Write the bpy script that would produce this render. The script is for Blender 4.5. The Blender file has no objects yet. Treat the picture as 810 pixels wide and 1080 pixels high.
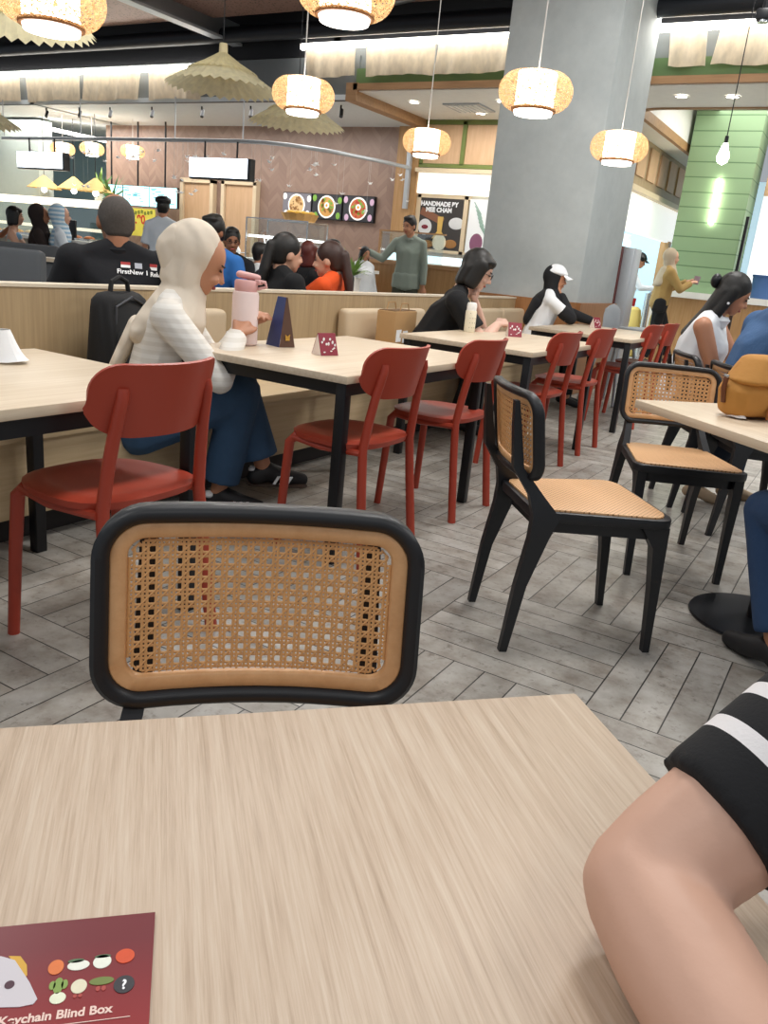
import bpy, bmesh, math, random
from mathutils import Vector as V, Matrix as M
random.seed(7)
SC = bpy.context.scene
COL = bpy.context.collection
PI = math.pi
def R(d): return math.radians(d)

# ------------------------------------------------------------------ mesh builder
class MB:
    def __init__(s): s.bm = bmesh.new()
    def box(s, c, sz, rz=0, rot=None, bev=0, seg=2):
        m = M.Translation(V(c)) @ (rot.to_4x4() if rot else M.Rotation(rz, 4, 'Z')) @ M.Diagonal((*sz, 1))
        r = bmesh.ops.create_cube(s.bm, size=1, matrix=m)
        if bev:
            e = set()
            for v in r['verts']: e.update(v.link_edges)
            bmesh.ops.bevel(s.bm, geom=list(e), offset=bev, segments=seg, affect='EDGES', profile=.5)
        return s
    def cyl(s, a, b, r0, r1=None, n=14, caps=True):
        a, b = V(a), V(b); d = b - a
        q = V((0, 0, 1)).rotation_difference(d)
        m = M.Translation((a + b) / 2) @ q.to_matrix().to_4x4()
        bmesh.ops.create_cone(s.bm, cap_ends=caps, segments=n, radius1=r0, radius2=r0 if r1 is None else r1, depth=d.length, matrix=m)
        return s
    def sph(s, c, r, rot=None, sub=3):
        if not hasattr(r, '__len__'): r = (r, r, r)
        m = M.Translation(V(c)) @ (rot.to_4x4() if rot else M.Identity(4)) @ M.Diagonal((*r, 1))
        bmesh.ops.create_icosphere(s.bm, subdivisions=sub, radius=1, matrix=m)
        return s
    def hull(s, *els):
        """convex hull of ellipsoids (centre, radii[, rot])"""
        t = bmesh.new()
        for e in els:
            c, r = e[0], e[1]; rot = e[2] if len(e) > 2 else None
            if not hasattr(r, '__len__'): r = (r, r, r)
            m = M.Translation(V(c)) @ (rot.to_4x4() if rot else M.Identity(4)) @ M.Diagonal((*r, 1))
            bmesh.ops.create_icosphere(t, subdivisions=2, radius=1, matrix=m)
        pts = [v.co.copy() for v in t.verts]; t.free()
        return s.hullpts(pts)
    def hullpts(s, pts):
        t = bmesh.new()
        for p in pts: t.verts.new(p)
        r = bmesh.ops.convex_hull(t, input=t.verts)
        inner = [g for g in r['geom_interior'] if isinstance(g, bmesh.types.BMVert)]
        bmesh.ops.delete(t, geom=inner, context='VERTS')
        me = bpy.data.meshes.new('t'); t.to_mesh(me); t.free(); s.bm.from_mesh(me); bpy.data.meshes.remove(me)
        return s
    def chain(s, *els):
        for a, b in zip(els, els[1:]): s.hull(a, b)
        return s
    def beam(s, *secs):
        """lofted box: secs = (centre, sx, sy)"""
        vs = []
        for c, sx, sy in secs:
            c = V(c)
            vs.append([s.bm.verts.new(c + V((i * sx / 2, j * sy / 2, 0))) for i, j in ((-1, -1), (1, -1), (1, 1), (-1, 1))])
        for a, b in zip(vs, vs[1:]):
            for k in range(4): s.bm.faces.new((a[k], a[(k + 1) % 4], b[(k + 1) % 4], b[k]))
        s.bm.faces.new(vs[0][::-1]); s.bm.faces.new(vs[-1])
        return s
    def tube(s, pts, r, n=8, r1=None):
        pts = [V(p) for p in pts]; rings = []; u = None
        for i, p in enumerate(pts):
            d = (pts[min(i + 1, len(pts) - 1)] - pts[max(i - 1, 0)]).normalized()
            if u is None: u = d.orthogonal().normalized()
            else: u = (u - d * u.dot(d)).normalized()
            w = d.cross(u); rr = r if r1 is None else r + (r1 - r) * i / (len(pts) - 1)
            rings.append([s.bm.verts.new(p + (u * math.cos(2 * PI * k / n) + w * math.sin(2 * PI * k / n)) * rr) for k in range(n)])
        for a, b in zip(rings, rings[1:]):
            for k in range(n): s.bm.faces.new((a[k], a[(k + 1) % n], b[(k + 1) % n], b[k]))
        s.bm.faces.new(rings[0][::-1]); s.bm.faces.new(rings[-1])
        return s
    def prism(s, pts, z0, z1, mt=None, bev=0):
        mt = mt or M.Identity(4)
        lo = [s.bm.verts.new(mt @ V((x, y, z0))) for x, y in pts]; hi = [s.bm.verts.new(mt @ V((x, y, z1))) for x, y in pts]
        n = len(pts); f0 = s.bm.faces.new(lo[::-1]); f1 = s.bm.faces.new(hi)
        for k in range(n): s.bm.faces.new((lo[k], lo[(k + 1) % n], hi[(k + 1) % n], hi[k]))
        if bev: bmesh.ops.bevel(s.bm, geom=list(f0.edges) + list(f1.edges), offset=bev, segments=2, affect='EDGES', profile=.5)
        return s
    def lathe(s, prof, n=32, c=(0, 0, 0), ripple=0, nr=0):
        rings = []; c = V(c)
        for r, z in prof:
            ring = []
            for k in range(n):
                a = 2 * PI * k / n; sg = ripple * (1 if k % 2 else -1) if nr else 0; rr = max(r, 1e-4) * (1 + sg)
                ring.append(s.bm.verts.new(c + V((rr * math.cos(a), rr * math.sin(a), z - sg * r * .9))))
            rings.append(ring)
        for a, b in zip(rings, rings[1:]):
            for k in range(n): s.bm.faces.new((a[k], a[(k + 1) % n], b[(k + 1) % n], b[k]))
        return s
    def grid(s, fn, nu, nv, th=0):
        def sheet(off):
            return [[s.bm.verts.new(fn(i / nu, j / nv) + (off if off else V((0, 0, 0)))) for j in range(nv + 1)] for i in range(nu + 1)]
        g = sheet(None)
        fs = [s.bm.faces.new((g[i][j], g[i + 1][j], g[i + 1][j + 1], g[i][j + 1])) for i in range(nu) for j in range(nv)]
        if th:
            s.bm.normal_update()
            bmesh.ops.solidify(s.bm, geom=fs, thickness=th)
        return s
    def mesh(s):
        bmesh.ops.recalc_face_normals(s.bm, faces=s.bm.faces)
        me = bpy.data.meshes.new('m'); s.bm.to_mesh(me); s.bm.free(); return me

def mk(name, mb, mat, parent=None, smooth=35):
    me = mb.mesh() if isinstance(mb, MB) else mb
    me.name = name
    if mat: me.materials.clear(); me.materials.append(mat)
    if smooth:
        me.shade_smooth()
        if smooth < 180: me.set_sharp_from_angle(angle=R(smooth))
    o = bpy.data.objects.new(name, me); COL.objects.link(o)
    if parent: o.parent = parent
    return o
def tag(o, label, cat, group=None, kind=None):
    if label: o['label'] = label
    if cat: o['category'] = cat
    if group: o['group'] = group
    if kind: o['kind'] = kind
    return o
def thing(name, label, cat, loc=(0, 0, 0), rz=0, group=None):
    o = bpy.data.objects.new(name, None); COL.objects.link(o); o.empty_display_size = .1
    o.location = loc; o.rotation_euler = (0, 0, rz)
    return tag(o, label, cat, group)
def struct(name, mb, mat, smooth=35):
    o = mk(name, mb, mat, None, smooth); o['kind'] = 'structure'; return o
def dup(o, parent=None):
    c = o.copy(); COL.objects.link(c)
    if parent: c.parent = parent
    for ch in list(o.children): dup(ch, c)
    return c
def place(o, loc, rz, label, group=None):
    o.location = loc; o.rotation_euler = (0, 0, rz); o['label'] = label
    if group: o['group'] = group
    return o
def remesh(mb, vox, smooth=4, fac=.5):
    me = mb.mesh()
    o = bpy.data.objects.new('tmp', me); COL.objects.link(o)
    r = o.modifiers.new('r', 'REMESH'); r.mode = 'VOXEL'; r.voxel_size = vox; r.use_smooth_shade = True
    if smooth:
        q = o.modifiers.new('s', 'SMOOTH'); q.factor = fac; q.iterations = smooth
    dg = bpy.context.evaluated_depsgraph_get(); dg.update()
    out = bpy.data.meshes.new_from_object(o.evaluated_get(dg))
    bpy.data.objects.remove(o); bpy.data.meshes.remove(me)
    return out
def text(name, body, size, mat, parent, mt, ext=.0006, align='CENTER', sx=1, bold=0):
    cu = bpy.data.curves.new('f', 'FONT'); cu.body = body; cu.size = size; cu.extrude = ext; cu.align_x = align; cu.offset = bold
    o = bpy.data.objects.new('tmp', cu); COL.objects.link(o)
    dg = bpy.context.evaluated_depsgraph_get(); dg.update()
    me = bpy.data.meshes.new_from_object(o.evaluated_get(dg)); bpy.data.objects.remove(o)
    me.transform(mt @ M.Diagonal((sx, 1, 1, 1)))
    return mk(name, me, mat, parent, 0)

# ------------------------------------------------------------------ materials
def lin(h):
    h = h.lstrip('#'); out = []
    for i in (0, 2, 4):
        c = int(h[i:i + 2], 16) / 255
        out.append(c / 12.92 if c <= .04045 else ((c + .055) / 1.055) ** 2.4)
    return (*out, 1)
class NT:
    def __init__(s, name):
        s.m = bpy.data.materials.new(name); s.m.use_nodes = True; s.t = s.m.node_tree; s.b = s.t.nodes['Principled BSDF']
    def n(s, typ, **kw):
        x = s.t.nodes.new('ShaderNode' + typ)
        for k, v in kw.items():
            if k.startswith('i_'):
                key = k[2:]; key = int(key) if key.isdigit() else key.replace('_', ' ')
                if hasattr(v, 'is_output') or isinstance(v, bpy.types.NodeSocket): s.t.links.new(v, x.inputs[key])
                else: x.inputs[key].default_value = v
            else: setattr(x, k, v)
        return x
    def math(s, op, a, b=0, c=None):
        x = s.t.nodes.new('ShaderNodeMath'); x.operation = op
        for i, v in enumerate((a, b) if c is None else (a, b, c)):
            if isinstance(v, bpy.types.NodeSocket): s.t.links.new(v, x.inputs[i])
            else: x.inputs[i].default_value = v
        return x.outputs[0]
    def mix(s, f, a, b):
        x = s.t.nodes.new('ShaderNodeMix'); x.data_type = 'RGBA'
        for i, v in ((0, f), (6, a), (7, b)):
            if isinstance(v, bpy.types.NodeSocket): s.t.links.new(v, x.inputs[i])
            else: x.inputs[i].default_value = v
        return x.outputs[2]
    def coord(s, scale=(1, 1, 1), rot=(0, 0, 0), kind='Object'):
        tc = s.t.nodes.new('ShaderNodeTexCoord'); mp = s.t.nodes.new('ShaderNodeMapping')
        mp.inputs['Scale'].default_value = scale; mp.inputs['Rotation'].default_value = rot
        s.t.links.new(tc.outputs[kind], mp.inputs[0]); return mp.outputs[0]
    def noise(s, vec, scale=5, detail=4, rough=.55):
        x = s.n('TexNoise', i_Scale=scale, i_Detail=detail, i_Roughness=rough); s.t.links.new(vec, x.inputs['Vector']); return x.outputs['Fac']
    def ramp(s, f, stops):
        x = s.t.nodes.new('ShaderNodeValToRGB'); e = x.color_ramp.elements
        while len(e) < len(stops): e.new(.5)
        for i, (p, c) in enumerate(stops): e[i].position = p; e[i].color = c if len(c) == 4 else (*c, 1)
        s.t.links.new(f, x.inputs[0]); return x.outputs[0]
    def set(s, **kw):
        for k, v in kw.items():
            key = k.replace('_', ' ')
            if isinstance(v, bpy.types.NodeSocket): s.t.links.new(v, s.b.inputs[key])
            else: s.b.inputs[key].default_value = v
        return s
    def bump(s, h, strength=.2, dist=.01):
        x = s.t.nodes.new('ShaderNodeBump'); x.inputs['Strength'].default_value = strength; x.inputs['Distance'].default_value = dist
        s.t.links.new(h, x.inputs['Height']); s.t.links.new(x.outputs[0], s.b.inputs['Normal']); return s
def plain(name, c, rough=.5, metal=0, var=.06, nscale=12, bump=0, spec=.5, coat=0):
    t = NT(name); v = t.coord(); f = t.noise(v, nscale, 3); a = lin(c)
    d = tuple(x * (1 - var) for x in a[:3]) + (1,); l = tuple(min(1, x * (1 + var)) for x in a[:3]) + (1,)
    t.set(Base_Color=t.mix(f, d, l), Roughness=rough, Metallic=metal)
    t.b.inputs['Specular IOR Level'].default_value = spec
    if coat: t.b.inputs['Coat Weight'].default_value = coat
    if bump: t.bump(t.noise(v, nscale * 6, 3), bump, .004)
    return t.m
def wood(name, c0, c1, axis='X', fine=90, rough=.45, bump=.12, soft=.5):
    t = NT(name); sc = {'X': (2.2, fine, fine), 'Y': (fine, 2.2, fine), 'Z': (fine, fine, 2.2)}[axis]
    v = t.coord(sc); f = t.noise(v, 1, 5, .65)
    sc2 = tuple(x * .12 if x > 3 else .6 for x in sc); f2 = t.noise(t.coord(sc2), 1, 2)
    g = t.math('ADD', t.math('MULTIPLY', f, 1 - soft * .5), t.math('MULTIPLY', f2, soft * .5))
    t.set(Base_Color=t.ramp(g, [(.32, lin(c0)), (.66, lin(c1))]), Roughness=rough)
    if bump: t.bump(f, bump, .002)
    return t.m
def emit(name, c, s):
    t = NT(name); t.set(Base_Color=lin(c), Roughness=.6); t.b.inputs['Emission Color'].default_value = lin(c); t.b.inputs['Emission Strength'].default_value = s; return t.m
def glass(name, tint='#f4fafa', a=.16):
    t = NT(name); tr = t.n('BsdfTransparent'); gl = t.n('BsdfGlossy', i_Roughness=.03); tr.inputs[0].default_value = lin(tint)
    mx = t.n('MixShader', i_Fac=a); t.t.links.new(tr.outputs[0], mx.inputs[1]); t.t.links.new(gl.outputs[0], mx.inputs[2])
    t.t.links.new(mx.outputs[0], t.t.nodes['Material Output'].inputs[0]); return t.m

def floor_mat():
    t = NT('basket_weave_stone_planks'); W = .6
    sep = t.n('SeparateXYZ'); tc = t.n('TexCoord'); t.t.links.new(tc.outputs['Object'], sep.inputs[0])
    u = t.math('DIVIDE', t.math('ADD', t.math('MULTIPLY', sep.outputs[0], -1), -.4434 + 60), W)
    v = t.math('DIVIDE', t.math('ADD', sep.outputs[1], -1.9949 + 60), W)
    fu, fv = t.math('FLOOR', u), t.math('FLOOR', v)
    par = t.math('MODULO', t.math('ADD', fu, fv), 2)          # 1: planks along Y
    ru, rv = t.math('FRACT', u), t.math('FRACT', v)
    across = t.math('ADD', t.math('MULTIPLY', ru, par), t.math('MULTIPLY', rv, t.math('SUBTRACT', 1, par)))
    along = t.math('ADD', t.math('MULTIPLY', rv, par), t.math('MULTIPLY', ru, t.math('SUBTRACT', 1, par)))
    a6 = t.math('MULTIPLY', across, 6); k = t.math('FLOOR', a6); fr = t.math('FRACT', a6)
    d1 = t.math('MULTIPLY', t.math('SUBTRACT', .5, t.math('ABSOLUTE', t.math('SUBTRACT', fr, .5))), .1)
    d2 = t.math('MULTIPLY', t.math('SUBTRACT', .5, t.math('ABSOLUTE', t.math('SUBTRACT', along, .5))), .6)
    d = t.math('MINIMUM', d1, d2)
    line = t.math('LESS_THAN', d, .002)
    cid = t.n('CombineXYZ'); t.t.links.new(fu, cid.inputs[0]); t.t.links.new(fv, cid.inputs[1]); t.t.links.new(k, cid.inputs[2])
    wn = t.n('TexWhiteNoise'); wn.noise_dimensions = '3D'; t.t.links.new(cid.outputs[0], wn.inputs['Vector'])
    p = t.coord((1, 1, 1)); add = t.n('VectorMath', operation='ADD'); t.t.links.new(p, add.inputs[0])
    sc = t.n('VectorMath', operation='SCALE'); sc.inputs['Scale'].default_value = 3; t.t.links.new(wn.outputs['Color'], sc.inputs[0]); t.t.links.new(sc.outputs[0], add.inputs[1])
    n1 = t.noise(add.outputs[0], 7, 6, .65); n2 = t.noise(add.outputs[0], 34, 4, .7)
    base = t.ramp(n1, [(.3, lin('#80776d')), (.5, lin('#a29d95')), (.7, lin('#b6b3ad'))])
    st = t.ramp(n2, [(.56, (0, 0, 0, 1)), (.7, (1, 1, 1, 1))])
    base = t.mix(t.math('MULTIPLY', st, .55), base, lin('#665b50'))
    tone = t.math('MULTIPLY_ADD', wn.outputs['Value'], .25, .84)
    hs = t.n('HueSaturation'); t.t.links.new(base, hs.inputs['Color']); t.t.links.new(tone, hs.inputs['Value'])
    t.set(Base_Color=t.mix(line, hs.outputs[0], lin('#2a2826')), Roughness=t.math('MULTIPLY_ADD', n2, .35, .22))
    t.bump(t.math('SUBTRACT', n2, t.math('MULTIPLY', line, 2)), .25, .002)
    return t.m
def front_wood():
    t = NT('pale_oak_laminate'); v = t.coord((5, 170, 60)); f = t.noise(v, 1, 6, .7); f2 = t.noise(t.coord((2, 14, 9)), 1, 3); f3 = t.noise(t.coord((18, 420, 100)), 1, 2)
    g = t.math('ADD', t.math('MULTIPLY', f, .6), t.math('ADD', t.math('MULTIPLY', f2, .16), t.math('MULTIPLY', f3, .24)))
    t.set(Base_Color=t.ramp(g, [(.33, lin('#a48d76')), (.5, lin('#bfa993')), (.66, lin('#cebda9'))]), Roughness=t.math('MULTIPLY_ADD', f, .3, .27))
    t.bump(t.math('ADD', f, t.math('MULTIPLY', f3, .5)), .35, .0012); return t.m
def seat_weave():
    t = NT('woven_cane_seat'); s = t.n('SeparateXYZ'); t.t.links.new(t.coord((1, 1, 1)), s.inputs[0])
    a = t.math('FRACT', t.math('MULTIPLY', t.math('ADD', s.outputs[0], s.outputs[1]), 62)); b = t.math('FRACT', t.math('MULTIPLY', t.math('SUBTRACT', s.outputs[0], s.outputs[1]), 62))
    da = t.math('ABSOLUTE', t.math('SUBTRACT', a, .5)); db = t.math('ABSOLUTE', t.math('SUBTRACT', b, .5))
    hole = t.math('LESS_THAN', t.math('MAXIMUM', da, db), .2)
    t.set(Base_Color=t.mix(hole, lin('#d9ab7c'), lin('#8f6238')), Roughness=.5); t.bump(t.math('SUBTRACT', 1, hole), .5, .002); return t.m
def stripes(name, c0, c1, axis=2, period=.03, duty=.5, off=0., rough=.9):
    t = NT(name); s = t.n('SeparateXYZ'); t.t.links.new(t.coord(), s.inputs[0])
    f = t.math('FRACT', t.math('ADD', t.math('DIVIDE', s.outputs[axis], period), off + 50))
    t.set(Base_Color=t.mix(t.math('LESS_THAN', f, duty), lin(c0), lin(c1)), Roughness=rough); t.bump(t.noise(t.coord(), 300, 2), .2, .002); return t.m
def rattan():
    t = NT('woven_rattan'); v = t.coord((1, 1, 1.6)); vo = t.n('TexVoronoi', feature='DISTANCE_TO_EDGE', i_Scale=80); t.t.links.new(v, vo.inputs['Vector'])
    cov = t.math('LESS_THAN', vo.outputs['Distance'], .13)
    c = t.ramp(t.noise(v, 40, 3), [(.3, lin('#b98c58')), (.7, lin('#e2c092'))])
    t.set(Base_Color=c, Roughness=.6)
    tl = t.n('BsdfTranslucent'); t.t.links.new(c, tl.inputs[0]); m1 = t.n('MixShader', i_Fac=.45); t.t.links.new(t.b.outputs[0], m1.inputs[1]); t.t.links.new(tl.outputs[0], m1.inputs[2])
    tr = t.n('BsdfTransparent'); m2 = t.n('MixShader'); t.t.links.new(cov, m2.inputs[0]); t.t.links.new(tr.outputs[0], m2.inputs[1]); t.t.links.new(m1.outputs[0], m2.inputs[2])
    t.t.links.new(m2.outputs[0], t.t.nodes['Material Output'].inputs[0]); return t.m
def cloth_mat(name, c, tr=.35):
    t = NT(name); col = t.ramp(t.noise(t.coord((6, 6, 3)), 3, 4), [(.3, tuple(x * .8 for x in lin(c)[:3]) + (1,)), (.7, lin(c))]); t.set(Base_Color=col, Roughness=.9)
    tl = t.n('BsdfTranslucent'); t.t.links.new(col, tl.inputs[0]); m1 = t.n('MixShader', i_Fac=tr); t.t.links.new(t.b.outputs[0], m1.inputs[1]); t.t.links.new(tl.outputs[0], m1.inputs[2])
    t.t.links.new(m1.outputs[0], t.t.nodes['Material Output'].inputs[0]); return t.m
def zigzag_wall():
    t = NT('brown_herringbone_tiles'); s = t.n('SeparateXYZ'); t.t.links.new(t.coord(), s.inputs[0])
    tri = t.math('ABSOLUTE', t.math('SUBTRACT', t.math('FRACT', t.math('DIVIDE', s.outputs[0], .34)), .5))
    w = t.math('FRACT', t.math('ADD', t.math('DIVIDE', s.outputs[2], .09), t.math('MULTIPLY', tri, 3.6)))
    line = t.math('LESS_THAN', w, .07); k = t.math('FLOOR', t.math('ADD', t.math('DIVIDE', s.outputs[2], .09), t.math('MULTIPLY', tri, 3.6)))
    cid = t.n('CombineXYZ'); t.t.links.new(k, cid.inputs[0]); t.t.links.new(t.math('FLOOR', t.math('DIVIDE', s.outputs[0], .17)), cid.inputs[1])
    wn = t.n('TexWhiteNoise'); t.t.links.new(cid.outputs[0], wn.inputs['Vector'])
    base = t.mix(wn.outputs['Value'], lin('#8e7467'), lin('#9f8576'))
    t.set(Base_Color=t.mix(t.math('MULTIPLY', line, .5), base, lin('#806a5f')), Roughness=.4); return t.m
def concrete():
    t = NT('grey_concrete'); f = t.noise(t.coord(), 2.2, 6, .6); g = t.noise(t.coord(), 14, 5)
    t.set(Base_Color=t.ramp(t.math('MULTIPLY_ADD', g, .3, t.math('MULTIPLY', f, .7)), [(.3, lin('#aeb6b7')), (.7, lin('#c2c9c9'))]), Roughness=.75); t.bump(g, .1, .004); return t.m
def boards():
    t = NT('green_shiplap_boards'); s = t.n('SeparateXYZ'); t.t.links.new(t.coord(), s.inputs[0])
    f = t.math('FRACT', t.math('DIVIDE', s.outputs[2], .205)); ln = t.math('LESS_THAN', f, .075)
    t.set(Base_Color=t.mix(ln, lin('#90ae86'), lin('#62845d')), Roughness=.5); t.bump(t.math('MULTIPLY', ln, -1), .6, .01); return t.m
def perforated():
    t = NT('perforated_brown_metal'); v = t.n('TexVoronoi', i_Scale=26); t.t.links.new(t.coord((1, 1, 0)), v.inputs['Vector'])
    h = t.math('LESS_THAN', v.outputs['Distance'], .3)
    t.set(Base_Color=t.mix(h, lin('#8f7064'), lin('#4a3a34')), Roughness=.45, Metallic=.2); return t.m

BLACK = plain('black_painted_wood', '#17181c', .42, 0, .1, 20)
BLACKM = plain('black_steel', '#15161a', .38, .2)
DISC = plain('dark_pedestal_steel', '#26282c', .33, .5)
TAN = wood('tan_bent_wood', '#cf9a68', '#dfae7c', 'X', 40, .4, .05)
CANE = plain('woven_cane_strands', '#d9a56c', .5, 0, .15, 60)
SEATW = seat_weave()
RED = plain('terracotta_red_plastic', '#a63c28', .42, 0, .05, 4, .05)
OAKX = wood('light_oak_x', '#c9b498', '#ddcdb6', 'X', 70, .38)
OAKY = wood('light_oak_y', '#c9b498', '#ddcdb6', 'Y', 70, .38)
FRONT = front_wood()
PANELZ = wood('oak_veneer_upright', '#9f8868', '#b7a07c', 'Z', 60, .5)
PANELY = wood('oak_veneer_along', '#b9a07a', '#cdb692', 'Y', 60, .5)
WOODW = wood('warm_counter_wood', '#a97f4f', '#c29a6c', 'Z', 30, .5)
TRIM = wood('trim_wood', '#9a7450', '#b48b62', 'X', 30, .5)
DOORW = wood('door_wood', '#c6a07a', '#d6b28d', 'Z', 20, .5)
FRAMEW = plain('pale_door_frame', '#dcc8a8', .5)
PLINTH = plain('dark_plinth', '#26211f', .6)
CUSH = plain('beige_leatherette', '#c9b598', .55, 0, .06, 6, .15)
WHITE = plain('white_paint', '#f2f1ec', .6)
WHITEP = plain('white_paper', '#f6f7f8', .8, 0, .02)
GREYC = plain('grey_fabric_seat', '#55585c', .8)
LGREY = plain('light_grey_metal', '#b6bbc0', .4, .4)
CHROME = plain('brushed_steel', '#c8ccd0', .25, .9)
GREEN = plain('sage_green_paint', '#5d7a4c', .6)
GREENF = plain('green_window_frame', '#6d7a3e', .5)
DARK = plain('black_ceiling_paint', '#16171b', .8)
DUCT = plain('dark_duct_metal', '#2a2d33', .45, .5)
SILV = plain('silver_duct_foil', '#8d9297', .35, .7)
STRAW = cloth_mat('woven_straw', '#f8efc8', .6); STRAW_ = plain('woven_straw_knob', '#d8caa0', .7, 0, .15, 40, .3)
RATT = rattan()
LED = emit('led_strip_light', '#fffaf0', 8)
LAMPW = emit('lantern_glow', '#fff6ea', 8)
DOWN = emit('downlight_glow', '#fff8ec', 12)
SIGNW = emit('lit_white_sign', '#eaf4ff', 4.0)
GLASS = glass('clear_glass')
CLOTH = cloth_mat('sheer_beige_cloth', '#f6e9d2', .5)
CONC = concrete()
# ------------------------------------------------------------------ camera
cam = bpy.data.objects.new('camera', bpy.data.cameras.new('camera')); COL.objects.link(cam); SC.camera = cam
pi_, ro_, he_ = R(17.514), R(5.583), R(-29.624)
fw = V((math.sin(he_) * math.cos(pi_), math.cos(he_) * math.cos(pi_), -math.sin(pi_))); rt = V((math.cos(he_), -math.sin(he_), 0)); up = rt.cross(fw)
r2 = rt * math.cos(ro_) + up * math.sin(ro_); u2 = up * math.cos(ro_) - rt * math.sin(ro_)
mm = M((r2, u2, -fw)).transposed().to_4x4(); mm.translation = (0, 0, 1.122); cam.matrix_world = mm
cam.data.sensor_fit = 'VERTICAL'; cam.data.sensor_height = 36; cam.data.lens = 842 / 1080 * 36; cam.data.clip_start = .02

# ------------------------------------------------------------------ setting
struct('floor', MB().box((-5, 8, -.05), (26, 24, .1)), floor_mat(), 0)
struct('wall_back', MB().box((-9.55, 10.9, 1.47), (6.2, .2, 2.94)), zigzag_wall(), 0)
TEAL = plain('teal_stall_wall', '#7c979b', .6)
struct('wall_left', MB().box((-15, 12.6, 1.6), (6, .2, 3.2)), TEAL, 0)
struct('wall_stall', MB().box((-4.75, 10.95, 1.5), (2.7, .2, 3.06)), plain('cream_wall', '#e9e6da', .6), 0)
struct('trim_1', MB().box((-6.28, 10.77, 1.47), (.36, .08, 2.94)), WOODW, 0)
struct('ceiling', MB().box((-9.2, 9.9, 2.97), (6.2, 1.8, .06)).box((-15.2, 10.8, 2.97), (6, 3.6, .06)), plain('white_ceiling', '#d3d8da', .8), 0)
struct('ceiling_stall', MB().box((-4.55, 12.6, 3.06), (3.1, 7.2, .06)).box((-1.5, 9.55, 3.06), (3, 1.1, .06)), WHITE, 0)
struct('ceiling_recess', MB().box((-1.2, 13.1, 3.62), (3.6, 6.2, .06)), plain('cream_recess_ceiling', '#f3efe0', .7), 0)
pts = [(-2.985, 16)] + [(-2.985 + .35 - .35 * math.cos(a), 10.42 - .35 * math.sin(a)) for a in [k * PI / 12 for k in range(7)]] + [(1.5, 10.07)]
tb = MB(); wb_ = MB()
for a, b in zip(pts, pts[1:]):
    m_ = (V(a) + V(b)) / 2; d = V(b) - V(a); tb.box((m_.x, m_.y, 3.07), (d.length + .02, .06, .11), math.atan2(d.y, d.x)); wb_.box((m_.x, m_.y, 3.36), (d.length + .02, .04, .48), math.atan2(d.y, d.x))
struct('trim_2', tb, TRIM); struct('wall_recess', wb_, WHITE)
BULK = plain('black_bulkhead', '#191a1f', .7)
struct('ceiling_void', MB().box((-7, 8, 4.75), (18, 13, .1)), DARK, 0)
struct('wall_bulkhead', MB().box((-10.5, 9.1, 4.1), (8.2, .1, 1.3)).box((-2.5, 9.1, 4.2), (8, .1, 1.24)), BULK, 0)
struct('wall_fascia', MB().box((-11.7, 9.1, 3.2), (11.2, .1, .48)).box((-2.5, 9.12, 3.42), (7.4, .06, .4)), plain('grey_fascia', '#73787a', .7), 0)
struct('trim_3', MB().box((-11.7, 9.04, 2.95), (11.2, .06, .03)), DUCT, 0)
struct('trim_4', MB().box((-2.35, 9.06, 3.2), (7.5, .1, .17)), GREEN, 0)
struct('trim_5', MB().box((-2.35, 9.03, 3.075), (7.5, .16, .07)), TRIM, 0)
struct('trim_6', MB().box((-6.12, 9.9, 3.02), (.16, 1.9, .2)), TRIM, 0)
for i, (x0, x1, z) in enumerate(((-17, -8.55, 3.37), (-6.95, 1.2, 3.545))):
    o = mk('led_strip', MB().box(((x0 + x1) / 2, 8.99, z), (x1 - x0, .05, .07), bev=.01), LED)
    tag(o, ['long glowing strip light above the left run of hung cloths', 'long glowing strip light above the cloths over the green trim'][i], 'strip light')
# perforated panel, beam, ducts in the ceiling void
o = tag(mk('perforated_ceiling_panel', MB().box((-6.6, 6.9, 3.82), (7.2, 3.3, .03)), perforated(), None, 0), 'brown perforated metal panel hung high under the black ceiling', 'ceiling panel')
bp = thing('ceiling_beam', 'grey metal beam running back above the straw hats', 'beam', (-8.05, 8.6, 3.62))
mk('beam_web', MB().box((0, 0, .12), (.05, 3.6, .24)), SILV, bp); mk('beam_flange', MB().box((0, 0, 0), (.16, 3.6, .03)), LGREY, bp)
for i, (y, z, r_, m_, lb) in enumerate(((8.75, 3.66, .09, DUCT, 'lower dark pipe running along the black bulkhead'), (8.5, 4.0, .13, DUCT, 'upper dark duct running along the black bulkhead'), (8.8, 3.95, .05, BLACKM, 'thin black pipe between the two dark ducts'))):
    o = tag(mk('ceiling_duct', MB().cyl((-17, y, z), (2, y, z), r_, n=20), m_), lb, 'duct')
for i, (a, b, lb) in enumerate((((-5.9, 8.6, 3.85), (-4.3, 8.4, 3.95), 'silver foil duct under the black ceiling left of the pillar'), ((-13.5, 8.4, 3.75), (-11.2, 8.2, 3.95), 'silver foil duct above the left cloths'))):
    n_ = 40; o = tag(mk('foil_duct', MB().tube([V(a).lerp(V(b), k / n_) for k in range(n_ + 1)], .1, 12), SILV), lb, 'duct')
    for k in (.2, .8): q = V(a).lerp(V(b), k); mk('strap', MB().cyl(q, (q.x, q.y, 4.7), .01, n=6), BLACKM, o)

# concrete pillar with a wood wainscot
pc = thing('concrete_pillar', 'huge square grey concrete pillar in the middle of the hall', 'pillar', (-3.02, 8.3, 0))
mk('shaft', MB().box((0, 0, 2.35), (1.06, 1.2, 4.7), bev=.01), CONC, pc)
mk('wainscot', MB().box((0, -.62, .45), (1.08, .05, .89)).box((.55, 0, .45), (.05, 1.24, .89)), wood('pillar_wainscot_wood', '#8f5f38', '#a8774b', 'Z', 30), pc)

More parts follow.
